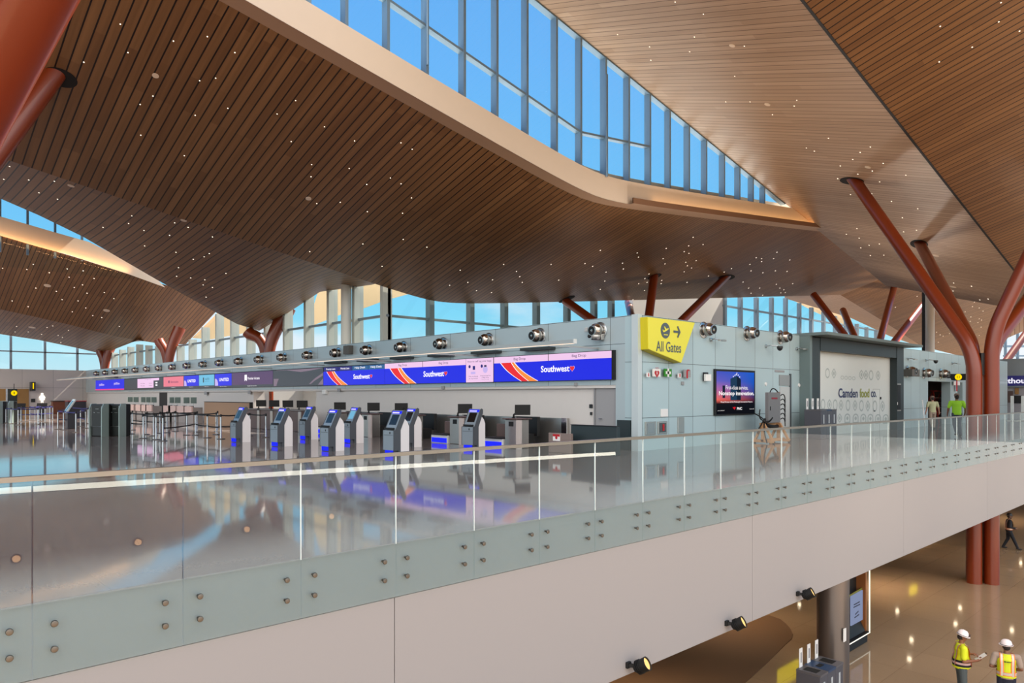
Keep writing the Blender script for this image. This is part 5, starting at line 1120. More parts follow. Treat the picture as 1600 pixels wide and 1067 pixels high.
# ------------------------------------------------------------------ food shop hoarding and its dark portal
YPf = YG-.45
xa, xb, xc, xd = x_at(1265.5, YPf), x_at(1283, YPf), x_at(1391, YG-.12), x_at(1412, YPf)
zt_ = on_y(1283, 554.5, YG-.12).z
t = thing('shop_portal', ((xa+xd)/2, YG, 0), 'dark slate shop portal frame with flat canopy around the pale hoarding', 'shopfront')
MB().box((xa, YPf, 0), (xa+.22, YG-.001, 4.3)).build('outer_jamb', mat('jamb_green_grey', (112, 128, 128), .4, .2), t)
MB().box((xa+.22, YPf+.04, 0), (xb, YG-.001, 4.25)).build('jamb', DG, t)
MB().box((xc, YPf, 0), (xd, YG-.001, 4.3)).build('jamb', DG, t)
zh = on_y(1336, 556, YPf).z
MB().box((xb, YPf+.02, 3.72), (xc, YG-.001, 4.28)).build('header', DG, t)
MB().box((xa-.02, YPf-.75, 4.30), (xd+.55, YG+.3, 4.42)).build('canopy', mat('canopy_grey', (104, 118, 118), .5), t)
c0_, c1_ = max(x_at(1396, YPf), xc+.06), x_at(1407, YPf); z0, z1 = on_y(1400, 640.5, YPf).z, on_y(1400, 601, YPf).z
MB().box((c0_, YPf-.012, z0), (c1_, YPf, z1)).build('menu_case', BLACK, t); MB().box((c0_-.03, YPf-.02, z1), (c1_+.03, YPf, z1+.06)).build('case_trim', STAINLESS, t); MB().box((c0_-.03, YPf-.02, z0-.06), (c1_+.03, YPf, z0)).build('case_trim', STAINLESS, t)
a = on_y(1402, 630, YPf); MB().box((a.x-.03, YPf-.018, a.z-.08), (a.x+.03, YPf-.012, a.z+.06)).build('handle', WHT, t)
YH = YG-.10
HOARD = mat('hoarding_white', (214, 218, 214), .55, noise=.015)
h_ = thing('shop_hoarding', ((xb+xc)/2, YH, 0), 'pale hoarding printed with Camden food co. and faint leaf shapes', 'hoarding')
MB().box((xb, YH, 0), (xc, YG-.001, 3.72)).build('board', HOARD, h_)
PAT = mat('hoarding_pattern', (172, 181, 178), .55); HN = mat('hoarding_navy', (34, 40, 92), .5); HG = mat('hoarding_green', (146, 152, 40), .5)
def hp(px, py, d=.004): return on_y(px, py, YH-d)
def hshape(cx, cy, w, h, kind, m=PAT):
    c = hp(cx, cy); W = abs(hp(cx+w/2, cy).x-hp(cx-w/2, cy).x)/2; H = abs(hp(cx, cy-h/2).z-hp(cx, cy+h/2).z)/2
    def ring(pts_o, k=.78):
        pts_i = [(u*k, v*k) for u, v in pts_o]; n = len(pts_o); mb = MB()
        vs = [c+Vector((u*W, 0, v*H)) for u, v in pts_o] + [c+Vector((u*W, 0, v*H)) for u, v in pts_i]
        mb.add(vs, [(i, (i+1) % n, n+(i+1) % n, n+i) for i in range(n)]); return mb
    ov = [(math.cos(2*math.pi*i/20), math.sin(2*math.pi*i/20)) for i in range(20)]
    leaf = [(math.sin(math.pi*i/10), -1+2*i/10) for i in range(11)] + [(-math.sin(math.pi*i/10), 1-2*i/10) for i in range(1, 10)]
    arch = [(-1, -1), (1, -1), (1, .2)] + [(math.cos(math.pi*i/10), .2+.8*math.sin(math.pi*i/10)) for i in range(1, 10)] + [(-1, .2)]
    pts = {'oval': ov, 'leaf': leaf, 'arch': arch}[kind]
    ring(pts, .72).build('printed_outline', m, h_)
    if kind != 'oval': MB().poly([c+Vector((u*W*.4, 0, v*H*.45)) for u, v in leaf]).build('printed_shape', m, h_)
for i, px in enumerate((1293, 1303, 1316, 1322, 1328, 1334, 1346, 1353, 1361, 1372)): hshape(px, 585+ (4 if i in (2, 3, 4, 5) else -2)+i*.4, 5 if i in (2, 3, 4, 5) else 7, 6 if i in (2, 3, 4, 5) else 16, 'oval' if i in (0, 2, 3, 4, 5, 8) else 'leaf')
for i, px in enumerate((1286, 1296, 1305, 1314, 1325, 1336, 1346, 1356, 1367, 1379)): hshape(px, 632+i*.3, 7, 18, 'leaf' if i % 2 else 'oval')
for i, px in enumerate((1303, 1312, 1324, 1337, 1349, 1360, 1372, 1384)): hshape(px, 653+i*.2, 7 if i < 2 else 9, 15, 'leaf' if i < 2 else 'arch')
def htext(s, p0, p1, cy_, hh, m):
    c = hp((p0+p1)/2, cy_, .012); text_mb(s, FY, c, width=hp(p1, cy_).x-hp(p0, cy_).x, height=hh, depth=.004, bold=.015).build('lettering', m, h_)
htext('Camden', 1310.5, 1340.5, 614, .44, HN); htext('food', 1343.5, 1358.5, 614, .44, HG); htext('co.', 1361, 1369.5, 616, .30, HN)
dx0, dx1 = hp(1364, 600).x, hp(1374.5, 600).x; dz = hp(1364, 608).z; DL = mat('door_line', (150, 154, 152), .5)
for a, b in (((dx0, 0), (dx0, dz)), ((dx1, 0), (dx1, dz))): MB().box((a[0]-.008, YH-.006, a[1]), (b[0]+.008, YH-.001, b[1])).build('door_gap', DL, h_)
MB().box((dx0, YH-.006, dz-.008), (dx1, YH-.001, dz+.008)).build('door_gap', DL, h_); a = hp(1365.5, 642); MB().box((a.x-.04, YH-.05, a.z-.02), (a.x+.06, YH-.001, a.z+.02)).build('door_handle', DARK, h_); a = hp(1375.5, 622); MB().box((a.x-.05, YH-.05, a.z-.06), (a.x+.03, YH-.001, a.z+.06)).build('padlock', DARK, h_)
# ------------------------------------------------------------------ bins
def bins(loc, rz, label, w=.55, d=.62, h=.95, cols=('bin_grey', 'bin_grey', 'bin_grey'), sign=True):
    t = thing('recycling_bins', loc, label, 'bins', None, 0)
    L = Vector(loc); R_ = Matrix.Rotation(rz, 3, 'Z')
    def B(a, b, name, m, par=t, bev=.0):
        mb = MB(); (mb.bevel_box(a, b, bev) if bev else mb.box(a, b)); mb.v = [L + R_ @ p for p in mb.v]; return mb.build(name, m, par)
    for i in range(3):
        x0 = (i-1.5)*w; m = mat('bin_body', (84, 84, 92), .45, .3); lid = mat('bin_lid_blue', (40, 62, 92), .4) if i == 1 else mat('bin_lid', (96, 94, 98), .4, .3)
        u = B((x0+.004, -d/2, 0), (x0+w-.004, d/2, h), 'bin_unit', m, t, .012)
        B((x0+.006, -d/2-.01, h), (x0+w-.006, d/2, h+.05), 'lid', lid, u)
        if i == 1: B((x0+.10, -.06, h+.051), (x0+w-.10, .06, h+.056), 'slot', BLACK, u)
        else: B((x0+.09, -.16, h+.051), (x0+w-.09, .16, h+.056), 'opening', BLACK, u)
        B((x0+w*.4, -d/2-.006, h*.55), (x0+w*.6, -d/2-.001, h*.86), 'bin_sticker', mat('bin_sticker', (170, 176, 180), .5), u)
        if sign:
            B((x0+w*.30, d/2-.03, h+.05), (x0+w*.66, d/2-.015, h+.50), 'sign_card', WHT, u); B((x0+w*.42, d/2-.034, h+.16), (x0+w*.54, d/2-.031, h+.40), 'sign_mark', mat('sign_mark_grey', (120, 120, 124), .5), u)
    return t
p = fy(1269, 618, YG-.62); bins((p.x+.05, YG-.95, 0), 0, 'grey triple recycling bins with three white cards beside the hoarding', .50, .7, 1.15)
p = on_t(1281, HY, 17.3); bins((p.x, p.y, LZ), 0, 'grey triple recycling bins with blue middle lid on the lower floor', .43, .58, 1.06)
# ------------------------------------------------------------------ electrical cabinet on a timber trolley with loose cables
q0, q1 = fy(1201, 613, YG-1.1), fy(1219.5, 660, YG-1.1); yq = YG-1.1
t = thing('electrical_cart', ((q0.x+q1.x)/2, yq, 0), 'grey temporary power cabinet on a timber trolley with black cables', 'cabinet')
TIM = mat('raw_timber', (186, 140, 98), .7, noise=.1, nscale=8); CAB = mat('cabinet_grey', (112, 112, 114), .45)
MB().bevel_box((q0.x, yq, q1.z), (q1.x, yq+.14, q0.z), .012).build('cabinet', CAB, t); MB().box((q1.x+.005, yq+.04, q1.z), (q1.x+.08, yq+.12, q0.z-.02)).build('side_duct', mat('duct_pale', (190, 190, 188), .4), t)
a, b = fy(1205.5, 621, yq), fy(1214.5, 623.5, yq); MB().box((a.x, yq-.008, b.z), (b.x, yq-.001, a.z)).build('danger_label', mat('label_red', (140, 20, 44), .5), t); MB().box((q0.x+.10, yq-.02, (q0.z+q1.z)/2-.1), (q0.x+.13, yq-.001, (q0.z+q1.z)/2+.05)).build('latch', DARK, t)
xp = q1.x+.24
MB().bar((xp, yq+.2, .06), (xp, yq+.2, q0.z+.02), .10, .10, up=(1,0,0)).build('post', TIM, t); MB().bar((q0.x-.05, yq+.2, .06), (q0.x-.05, yq+.2, q1.z), .10, .10, up=(1,0,0)).build('post', TIM, t)
for xx in (q0.x-.05, xp):
    MB().bar((xx, yq-.25, .09), (xx, yq+.55, .09), .10, .10).build('skid', TIM, t); MB().bar((xx, yq-.18, .13), (xx, yq+.15, .72), .07, .09, up=(1,0,0)).build('brace', TIM, t); MB().bar((xx, yq+.50, .13), (xx, yq+.22, .72), .07, .09, up=(1,0,0)).build('brace', TIM, t)
MB().bar((q0.x-.12, yq+.1, .12), (xp+.22, yq+.1, .12), .10, .10).build('cross_beam', TIM, t); MB().bar((q0.x-.1, yq+.28, q1.z-.05), (xp+.06, yq+.28, q1.z-.05), .05, .10).build('rail', TIM, t)
for xx in (q0.x-.05, xp):
    for yy in (yq-.22, yq+.52): MB().lathe([(0, -.025), (.05, -.025), (.05, .025), (0, .025)], (xx, yy, .05), (1, 0, 0), 12).build('caster', BLACK, t)
random.seed(11)
for i in range(9):
    a = Vector((q0.x-.1-random.random()*.25, yq+random.uniform(-.1, .3), random.uniform(.25, 1.0))); pts = [a+Vector((random.uniform(-.25, .25), random.uniform(-.15, .15), random.uniform(-.28, .28)))*k for k in (0, .6, 1.1, 1.5)]
    MB().tube(bez(Vector((q0.x, yq+.15, q1.z+.1)), pts[1], pts[3], 8), .022, 6).build('cable', BLACK, t)
for i in range(6):
    z = q1.z + (i+.5)*.18; MB().tube(bez((xp-.05, yq+.12, z), (xp+.25, yq+.05, z+.22), (xp+.30, yq+.08, z-.25), 7), .02, 6).build('cable', BLACK, t)
MB().tube(bez((q0.x+.3, yq+.1, q0.z), (q0.x+.5, yq+.1, q0.z+.3), (xp, yq+.2, q0.z-.02), 8), .022, 6).build('cable', BLACK, t)
MB().tube(bez((q0.x+.1, yq+.2, q1.z-.05), (q0.x+.7, yq+.1, .5), (xp+.3, yq+.3, q1.z-.1), 8), .07, 8).build('cable_bundle', BLACK, t)
# ------------------------------------------------------------------ red ladder inside the brown doorway, sign over the doors
LAD = mat('ladder_red', (170, 44, 36), .5); ALU = mat('ladder_alu', (190, 150, 140), .4, .3)
yl = YG+1.4; lx0, lx1 = x_at(1465.5, yl), x_at(1479, yl); lt = on_y(1472, 611, yl).z
t = thing('step_ladder', ((lx0+lx1)/2, yl, 0), 'red fibreglass step ladder standing inside the brown doorway', 'ladder')
for x0, x1 in ((lx0-.10, lx0+.06), (lx1+.10, lx1-.06)):
    MB().bar((x0, yl-.1, 0), (x1, yl+.3, lt), .06, .03, up=(1,0,0)).build('rail', LAD, t); MB().bar((x0, yl+1.1, 0), (x1, yl+.36, lt-.1), .05, .03, up=(1,0,0)).build('rear_rail', LAD, t)
for i in range(1, 6):
    k = i/6.4; MB().box((lx0-.10+.16*k, yl-.1+.4*k-.04, lt*k-.015), (lx1+.10-.16*k, yl-.1+.4*k+.04, lt*k+.015)).build('tread', ALU, t)
MB().box((lx0-.0, yl+.22, lt-.02), (lx1, yl+.46, lt+.03)).build('top_cap', LAD, t)
ysg = YG-.62; c = on_y(1497.5, 589, ysg)
t = thing('hanging_sign', c, 'black hanging sign with round glowing yellow disk over the side doorways', 'sign')
W_ = .55; H_ = (on_y(1497, 584, ysg).z-on_y(1497, 594, ysg).z)/2
MB().prism([c+FX[0]*u*W_+FX[1]*v*H_ for u, v in ((-1, 1), (1, 1), (.72, -1), (-.68, -1))], (.12, 0, 0)).build('board', BLACK, t)
MB().lathe([(0, 0), (H_*.98, 0), (H_*.98, .012), (0, .012)], c, (-1, 0, 0), 24).build('disk', YD, t)
for u in (-.28, .28): MB().prism([c+FX[0]*(u+a_)*H_+FX[1]*b_*H_+FX[2]*.013 for a_, b_ in ((-.07, -.35), (.07, -.35), (.07, .35), (-.07, .35))], (-.004, 0, 0)).build('symbol', mat('disk_ink', (60, 60, 20), .5), t)
MB().box(c+Vector((.03, .4, -.05)), c+Vector((.09, YG-ysg-.001, .05))).build('bracket', DARK, t)
small_sign(1490, 595.5, 1499.5, 602, False, 'small pale wall sign with red figure under the yellow disk sign', WHT, mark_ext)
p = on_y(1448, 668, YG-.7); t = thing('hand_tool', (p.x, p.y, 0), 'white plastic panel offcut and wire leaning at the wall left of the doorway', 'offcut'); a, b = on_y(1441, 625, YG-.5), on_y(1444.5, 637, YG-.5)
MB().bar((b.x+.1, YG-.5, 0), a, .12, .02, up=(0,1,0)).build('strip', WHT, t); MB().tube(bez((b.x-.05, YG-.55, 0), (b.x-.4, YG-.5, .9), (b.x+.15, YG-.5, 1.1), 7), .012, 6).build('wire', SILVER, t)
# ------------------------------------------------------------------ far right bulkhead
XR = 66.0
structure(MB().box((XR, 2, 2.4), (XR+.5, 22, 4.6)).build('wall_far', mat('bulkhead_grey', (120, 130, 136), .5)))
structure(MB().box((XR+.2, 2, 0), (XR+.6, 22, 2.4)).build('wall_far', mat('shopfront_grey', (150, 150, 156), .5)))
tb = thing('slogan_sign', (XR, 12, 2.9), 'navy banner sign with white words on the far right bulkhead', 'sign')
zc, zb_ = on_x(1590, 589, XR).z, on_x(1590, 600.5, XR).z
MB().box((XR-.06, 7.0, zb_-.1), (XR-.001, 17.5, zc+.1)).build('board', mat('banner_navy', (28, 26, 84), .4, emit=(28, 26, 84), es=.6), tb)
yl_ = y_at(1574, XR)+.55; text_mb('without the', FX, (XR-.07, yl_-1.45, (zc+zb_)/2), width=2.9, height=.42, depth=.004, bold=.03).build('lettering', emis('banner_white', (240, 236, 250), 1.), tb)
for k, (px0, px1, py0, py1, m, l) in enumerate([(1575, 1583, 611, 629, BRN, 'dark brown poster left in the far shopfront'), (1586, 1592, 606, 616, WD, 'wooden panel hung in the far shopfront'), (1584, 1598, 618, 630, BLK, 'dark opening at the right of the far shopfront')]):
    a, b = on_x(px0, py0, XR+.2), on_x(px1, py1, XR+.2); tag(MB().box((XR+.12, b.y, b.z), (XR+.199, a.y, a.z)).build('shopfront_panel', m), l, 'panel')
for k, px in enumerate((1581.5, 1598)):
    a = on_t(px, 618, 50); t = thing('gate_post', (a.x, a.y, 0), 'slim white gate post in front of the far shopfront, %s one' % ('left', 'right')[k], 'post'); MB().box((a.x-.08, a.y-.08, 0), (a.x+.08, a.y+.08, 1.75)).build('post_body', mat('gate_white', (214, 222, 222), .35), t); MB().box((a.x-.3, a.y-.3, 0), (a.x+.3, a.y+.3, .05)).build('foot', STAINLESS, t)
ms = []; 
for px in (1571, 1590, 1612): a = on_t(px, 556, 78); ms.append(MB().box((a.x-.12, a.y-.12, 4.2), (a.x+.12, a.y+.12, 12)))
A_, B_ = on_t(1568, 541, 78), on_t(1640, 541, 78); C_, D_ = on_t(1568, 556, 78), on_t(1640, 556, 78)
window('window_7', ms, [MB().bar(A_, B_, .15, .22), MB().bar(C_, D_, .15, .16)], [], STEEL)
# ------------------------------------------------------------------ lower hall
p = on_t(1301.5, HY, 19.1)
structure(MB().tube([(p.x, p.y, LZ), (p.x, p.y, -2.75)], .40, 32).build('column', mat('column_steel', (128, 118, 112), .35, .8)))
c = Vector((p.x, p.y, 0)); a = on_t(1320.5, 991, 18.75)
tag(MB().box((a.x-.13, a.y-.02, a.z-.17), (a.x+.13, a.y+.0, a.z+.17)).build('wall_mounted_notice', WHT), 'small white notice plate on the lower steel column', 'notice')
yv = on_z(1359, 1003, LZ).y; x1 = on_z(1359, 1003, LZ).x; x0 = x_at(1312, yv)
t = thing('display_case', ((x0+x1)/2, yv, LZ), 'black lit display case with blue-white poster beside the lower steel column', 'display case')
MB().box((x0, yv+.05, LZ+.02), (x1-.05, yv+.45, LZ+.28)).build('plinth', BLK, t)
MB().box((x0, yv+.38, LZ+.28), (x1-.02, yv+.45, -2.87)).build('back', BLK, t); MB().box((x0, yv+.0, LZ+.28), (x1, yv+.45, LZ+.33)).build('base', BLACK, t); MB().box((x1-.06, yv+.1, LZ+.33), (x1, yv+.45, -2.87)).build('side', mat('warm_wood_case', (150, 92, 48), .5), t)
LED = emis('case_led', (255, 250, 232), 1.6)
MB().box((x0, yv-.01, LZ+.285), (x1+.005, yv+.02, LZ+.31)).build('led_edge', LED, t); MB().box((x1-.018, yv-.01, LZ+.28), (x1+.004, yv+.02, -2.87)).build('led_edge', LED, t)
MB().prism([(x0, yv+.1, LZ+.35), (x1-.1, yv+.1, LZ+.35), (x1-.1, yv+.37, LZ+.9), (x0, yv+.37, LZ+.9)], (0, .02, -.02)).build('sloped_deck', BLACK, t)
pa, pb2 = on_y(1330, 930, yv+.5), on_y(1348, 972, yv+.5)
def pq(px, py, d=.16): return on_y(px, py, yv+d)
PO = emis('poster_light', (150, 162, 196), .75)
MB().prism([pq(1330, 932), pq(1348, 922), pq(1348, 968), pq(1330, 978)], (0, .03, 0)).build('poster', PO, t)
INKP = mat('poster_ink', (40, 46, 70), .5)
for k, (py, w_) in enumerate(((942, 9), (946, 10), (957, 5), (962, 7))): MB().prism([pq(1339-w_/2, py+2.2, .145), pq(1339+w_/2, py-2.8, .145), pq(1339+w_/2, py-1.2, .145), pq(1339-w_/2, py+3.8, .145)], (0, .008, 0)).build('poster_line', INKP, t)
MB().prism([pq(1325, 931, .2), pq(1349, 917, .2), pq(1349, 921, .2), pq(1325, 935, .2)], (0, .02, 0)).build('yellow_strip', mat('olive_strip', (120, 116, 30), .5), t)
MB().bar(pq(1342, 968, .3), pq(1356, 990, .3), .03, .03).build('easel_leg', mat('easel_grey', (60, 72, 74), .5), t)
# spots on the slab edge
WARM = emis('spot_lens', (255, 206, 128), 1.5)
for i, (px, py, l) in enumerate([(994, 1037, 'black spotlight on the slab edge, nearest of three'), (1148, 972, 'black spotlight on the slab edge, middle of three'), (1259, 926, 'black spotlight on the slab edge, farthest of three, above the steel column')]):
    b = on_y(px-14, py+1, YE-.02); b.y = YE-.02
    t = thing('spotlight', b, l, 'spotlight', 'spotlights along the slab edge')
    d = Vector((.26, -.80, .50)).normalized(); c = b + Vector((.10, -.17, -.02))
    MB().bevel_box(b+Vector((-.05, -.05, -.05)), b+Vector((.05, -.001, .05)), .008).build('mount', BLACK, t)
    MB().bar(b+Vector((0, -.03, 0)), c, .05, .05).build('bracket', BLACK, t)
    MB().lathe([(0, -.10), (.055, -.09), (.085, -.05), (.105, .02), (.115, .16), (.10, .16), (.098, .13)], c, d, 20).build('housing', BLACK, t)
    MB().lathe([(0, .125), (.10, .125), (.10, .135), (0, .135)], c, d, 20).build('lens', WARM, t)
    for k in range(3): MB().lathe([(.09+.006*k, -.03+.03*k), (.118, -.03+.03*k), (.118, -.018+.03*k), (.09, -.018+.03*k)], c, d, 18).build('cooling_fin', BLACK, t)
# lamps under the slab, mirrored in the lower floor
DLT = emis('soffit_lamp', (255, 232, 196), 22.0)
rfl = [(1402, 955), (1424, 1000), (1421, 1030), (1500, 950), (1493, 975), (1581, 985), (1595, 880), (1603, 897), (1249, 945), (1330, 1075)]
for i, (px, py) in enumerate(rfl):
    d = ray(px, py); t1 = (LZ-EYE)/d.z; t2 = t1*(1+(-2.86-LZ)/(EYE-LZ)); q = CAM+d*t2
    o = MB().lathe([(0, -.02), (.075, -.02), (.075, .02), (0, .02)], (0, 0, 0), (0, 0, -1), 16).build('soffit_downlight', DLT); o.location = (q.x, q.y, -2.87); tag(o, 'round downlight in the lower hall soffit, mirrored in the lower floor', 'downlight', 'lower hall soffit downlights')
for (px, py, w_, h_2, l) in ((1427, 921, .9, .42, 'lit yellow hanging sign under the slab, mirrored near the column'), (1232, 1052, 1.5, .6, 'lit yellow hanging sign under the slab, mirrored beside the lower bins')):
    d = ray(px, py); t1 = (LZ-EYE)/d.z; t2 = t1*(1+2.3/(EYE-LZ)); q = CAM+d*t2
    t = thing('yellow_hanging_sign', (q.x, q.y, LZ+2.3), l, 'sign'); MB().bar((q.x-w_/2, q.y, LZ+2.3), (q.x+w_/2, q.y, LZ+2.3), .10, h_2).build('lit_panel', emis('yellow_panel', (255, 226, 20), 2.0), t)
    for u in (-.3, .3): MB().tube([(q.x+u*w_, q.y, LZ+2.3+h_2/2), (q.x+u*w_, q.y, -2.86)], .012, 6).build('hanger', DARK, t)

# fittings across the void behind the viewer, seen only as reflections in the glass
LP = emis('linear_lamp', (255, 250, 232), 15.0)
t = thing('linear_pendant_light', (8, -7.7, -.7), 'long glowing linear pendant across the void, mirrored as white streak in the glass', 'light')
MB().bar((-10, -7.6, -.42), (27.6, -7.7, -1.05), .03, .15).build('diffuser', LP, t)
MB().bar((-10, -7.64, -.42), (27.6, -7.74, -1.05), .03, .20).build('housing', SILVER, t)
for i, (px, py) in enumerate(((25, 873), (215, 847), (385, 827), (517, 807))):
    d = ray(px, py); q = CAM+d*((14.4+7.7)/d.y); q.y = -7.7
    t = thing('spotlight', q, 'warm spotlight across the void, mirrored in the left glass panels, %s from left' % ('first', 'second', 'third', 'fourth')[i], 'spotlight', 'spotlights across the void')
    MB().lathe([(0, -.2), (.10, -.18), (.13, .0), (.13, .02), (0, .02)], q, (0, 1, .25), 16).build('housing', mat('lamp_tan', (150, 110, 84), .5), t); MB().lathe([(0, .02), (.09, .02), (.09, .03), (0, .03)], q, (0, 1, .25), 16).build('lens', emis('mirror_lens', (255, 196, 140), 9.0), t)
# ------------------------------------------------------------------ people
def remesh(mb, name, m, parent, vox, smooth=4):
    me = mb.mesh(name, None); ob = bpy.data.objects.new(name, me); COL.objects.link(ob)
    r = ob.modifiers.new('r', 'REMESH'); r.mode = 'VOXEL'; r.voxel_size = vox; r.use_smooth_shade = True
    s = ob.modifiers.new('s', 'SMOOTH'); s.iterations = smooth; s.factor = .5
    dg = bpy.context.evaluated_depsgraph_get(); dg.update()
    out = bpy.data.meshes.new_from_object(ob.evaluated_get(dg)); out.name = name
    bpy.data.objects.remove(ob); bpy.data.meshes.remove(me)
    out.materials.clear(); out.materials.append(m)
    for p in out.polygons: p.use_smooth = True
    o = bpy.data.objects.new(name, out); COL.objects.link(o); o.parent = parent
    return o
def limb(mb, pts, rad, seg=12):
    for i, (p, q) in enumerate(zip(pts, pts[1:])): mb.tube([p, q], [rad[i], rad[i+1]], seg)
    for p, r in zip(pts, rad): mb.ball(p, r, seg, 8)
def trunk(mb, rings, seg=18):
    """rings: (centre, half width, half depth, facing angle)"""
    vs = []
    for c, a, b, th in rings:
        c = Vector(c)
        for k in range(seg):
            t = 2*math.pi*k/seg; x, y = a*math.cos(t), b*math.sin(t)
            vs.append(c+Vector((x*math.cos(th)-y*math.sin(th), x*math.sin(th)+y*math.cos(th), 0)))
    n = len(rings); fs = [(i*seg+k, i*seg+(k+1) % seg, (i+1)*seg+(k+1) % seg, (i+1)*seg+k) for i in range(n-1) for k in range(seg)]
    fs += [[k for k in range(seg)][::-1], [(n-1)*seg+k for k in range(seg)]]
    mb.add(vs, fs, True)
def hand(mb, wrist, d, side, grip=.5, palm_n=None):
    """palm, four unequal bent fingers and a thumb; d = hand direction, palm_n = where the palm faces"""
    d = Vector(d).normalized(); n = Vector(palm_n) if palm_n else Vector((-side, 0, 0)); n = (n-d*n.dot(d)).normalized(); a = d.cross(n).normalized()*side
    w = Vector(wrist)
    limb(mb, [w, w+d*.045], [.027, .030]);
    for k in (-1, 0, 1): limb(mb, [w+d*.02+a*.018*k, w+d*.088+a*.026*k], [.017, .0155], 8)
    for k, (off, L) in enumerate(((.033, .070), (.011, .079), (-.011, .073), (-.031, .058))):
        b = w+d*.088+a*off; d1 = (d*math.cos(grip*.7)+n*math.sin(grip*.7)); d2 = (d*math.cos(grip*1.7)+n*math.sin(grip*1.7)); d3 = (d*math.cos(grip*2.4)+n*math.sin(grip*2.4))
        p1 = b+d1*L*.45; p2 = p1+d2*L*.33; p3 = p2+d3*L*.25; limb(mb, [b, p1, p2, p3], [.0105, .0098, .009, .0078], 8)
    b = w+d*.028+a*.030; t1 = b+(d*.55+a*.75+n*.35).normalized()*.040; t2 = t1+(d*.85+a*.15+n*.5).normalized()*.032; limb(mb, [b, t1, t2], [.014, .012, .0098], 8)
def person(loc, face, label, H=1.76, skin=(150, 100, 76), top=(120, 130, 90), trousers=(44, 52, 60), arms=None, legs=None, hat=None, hair=(34, 26, 22), vest=None, cap=None, long_sleeve=False, head_turn=0., head_nod=0., lean=0., vox=.008, shoes=(40, 34, 30), belly=1.0, group=None, beard=False):
    """built facing +Y, right side is +X, then turned to `face` (world heading angle)"""
    s = H/1.76
    t = thing('person', loc, label, 'person', group, face-math.pi/2)
    def V(x, y, z): return Vector((x, y + lean*max(0, z-.95), z))*s
    SK = mat('skin_%d_%d_%d' % skin, skin, .5); CL = mat('cloth_%d_%d_%d' % top, top, .8); TR = mat('trousers_%d_%d_%d' % trousers, trousers, .8); SH = mat('shoe_%d_%d_%d' % shoes, shoes, .6)
    arms = arms or {}; legs = legs or {}
    A = {1: [(.215, 0, 1.425), (.265, -.03, 1.14), (.275, .06, .90)], -1: [(-.215, 0, 1.425), (-.265, -.03, 1.14), (-.275, .06, .90)]}
    for k, v in arms.items(): A[k] = v['p']
    Lg = {1: [(.10, 0, .93), (.115, .02, .50), (.12, -.02, .085)], -1: [(-.10, 0, .93), (-.115, .02, .50), (-.12, -.02, .085)]}
    for k, v in legs.items(): Lg[k] = v
    J = lambda p: V(*p)
    # ---- body: one surface
    b = MB()
    trunk(b, [(V(0, 0, .86), .15*s, .105*s, 0), (V(0, 0, .95), .165*s, .115*s, 0), (V(0, .01, 1.08), .145*s, .105*s*belly, 0), (V(0, .01, 1.22), .155*s, .112*s, 0), (V(0, .005, 1.36), .185*s, .112*s, 0), (V(0, 0, 1.44), .165*s, .085*s, 0), (V(0, -.005, 1.49), .075*s, .065*s, 0)])
    limb(b, [V(0, -.005, 1.46), V(0, .012, 1.56)], [.062*s, .056*s])
    Rh = Matrix.Rotation(head_turn, 3, 'Z') @ Matrix.Rotation(head_nod, 3, 'X'); hc = V(0, .02, 1.645)
    def Hd(x, y, z): return hc + (Rh @ Vector((x, y, z)))*s
    def hball(c, r): b.ball(Hd(*c), tuple(v*s for v in r), 14, 10)
    hball((0, -.005, .03), (.077, .096, .098)); hball((0, .028, -.045), (.058, .066, .066)); hball((0, .05, -.085), (.036, .036, .03)); hball((0, .0, -.06), (.055, .06, .06))
    limb(b, [Hd(0, .088, .012), Hd(0, .112, -.028)], [.010*s, .016*s], 8); limb(b, [Hd(-.012, .10, -.03), Hd(.012, .10, -.03)], [.010*s, .010*s], 6)
    limb(b, [Hd(-.022, .086, -.062), Hd(.022, .086, -.062)], [.011*s, .011*s], 8); limb(b, [Hd(-.035, .082, .03), Hd(.035, .082, .03)], [.012*s, .012*s], 8)
    for k in (-1, 1): b.ball(Hd(.078*k, -.005, -.005), (.012*s, .022*s, .032*s), 8, 6)
    for k in (-1, 1):
        S, E, W = [J(p) for p in A[k]]
        limb(b, [V(.13*k, 0, 1.42), S, E, W], [.07*s, .058*s, .042*s, .028*s])
        limb(b, [E, E.lerp(W, .3)], [.042*s, .043*s])
        hd = arms.get(k, {}).get('hand', (W-E)); hand(b, W, Vector(hd), k, arms.get(k, {}).get('grip', .45), arms.get(k, {}).get('palm'))
        Hp, K, An = [J(p) for p in Lg[k]]
        limb(b, [Hp, K, An], [.088*s, .058*s, .040*s]); limb(b, [K.lerp(An, .25)+Vector((0, -.015*s, 0)), K.lerp(An, .5)], [.056*s, .048*s])
        limb(b, [An-Vector((0, .02*s, .03*s)), An+Vector((0, .13*s, -.05*s))], [.04*s, .03*s])
    body = remesh(b, 'body', SK, t, vox)
    # ---- eyes
    for k in (-1, 1): MB().ball(Hd(.031*k, .086, .012), .0095*s, 8, 6).build('eye', mat('eye_dark', (30, 24, 22), .2), None).parent = t
    # ---- trousers, shoes, shirt
    b = MB()
    trunk(b, [(V(0, 0, .80), .15*s, .115*s, 0), (V(0, 0, .95), .178*s, .128*s, 0), (V(0, .0, 1.01), .17*s, .124*s, 0)])
    for k in (-1, 1):
        Hp, K, An = [J(p) for p in Lg[k]]; limb(b, [Hp, K, An+Vector((0, 0, .0))], [.104*s, .076*s, .062*s])
    remesh(b, 'trousers', TR, t, vox*1.25)
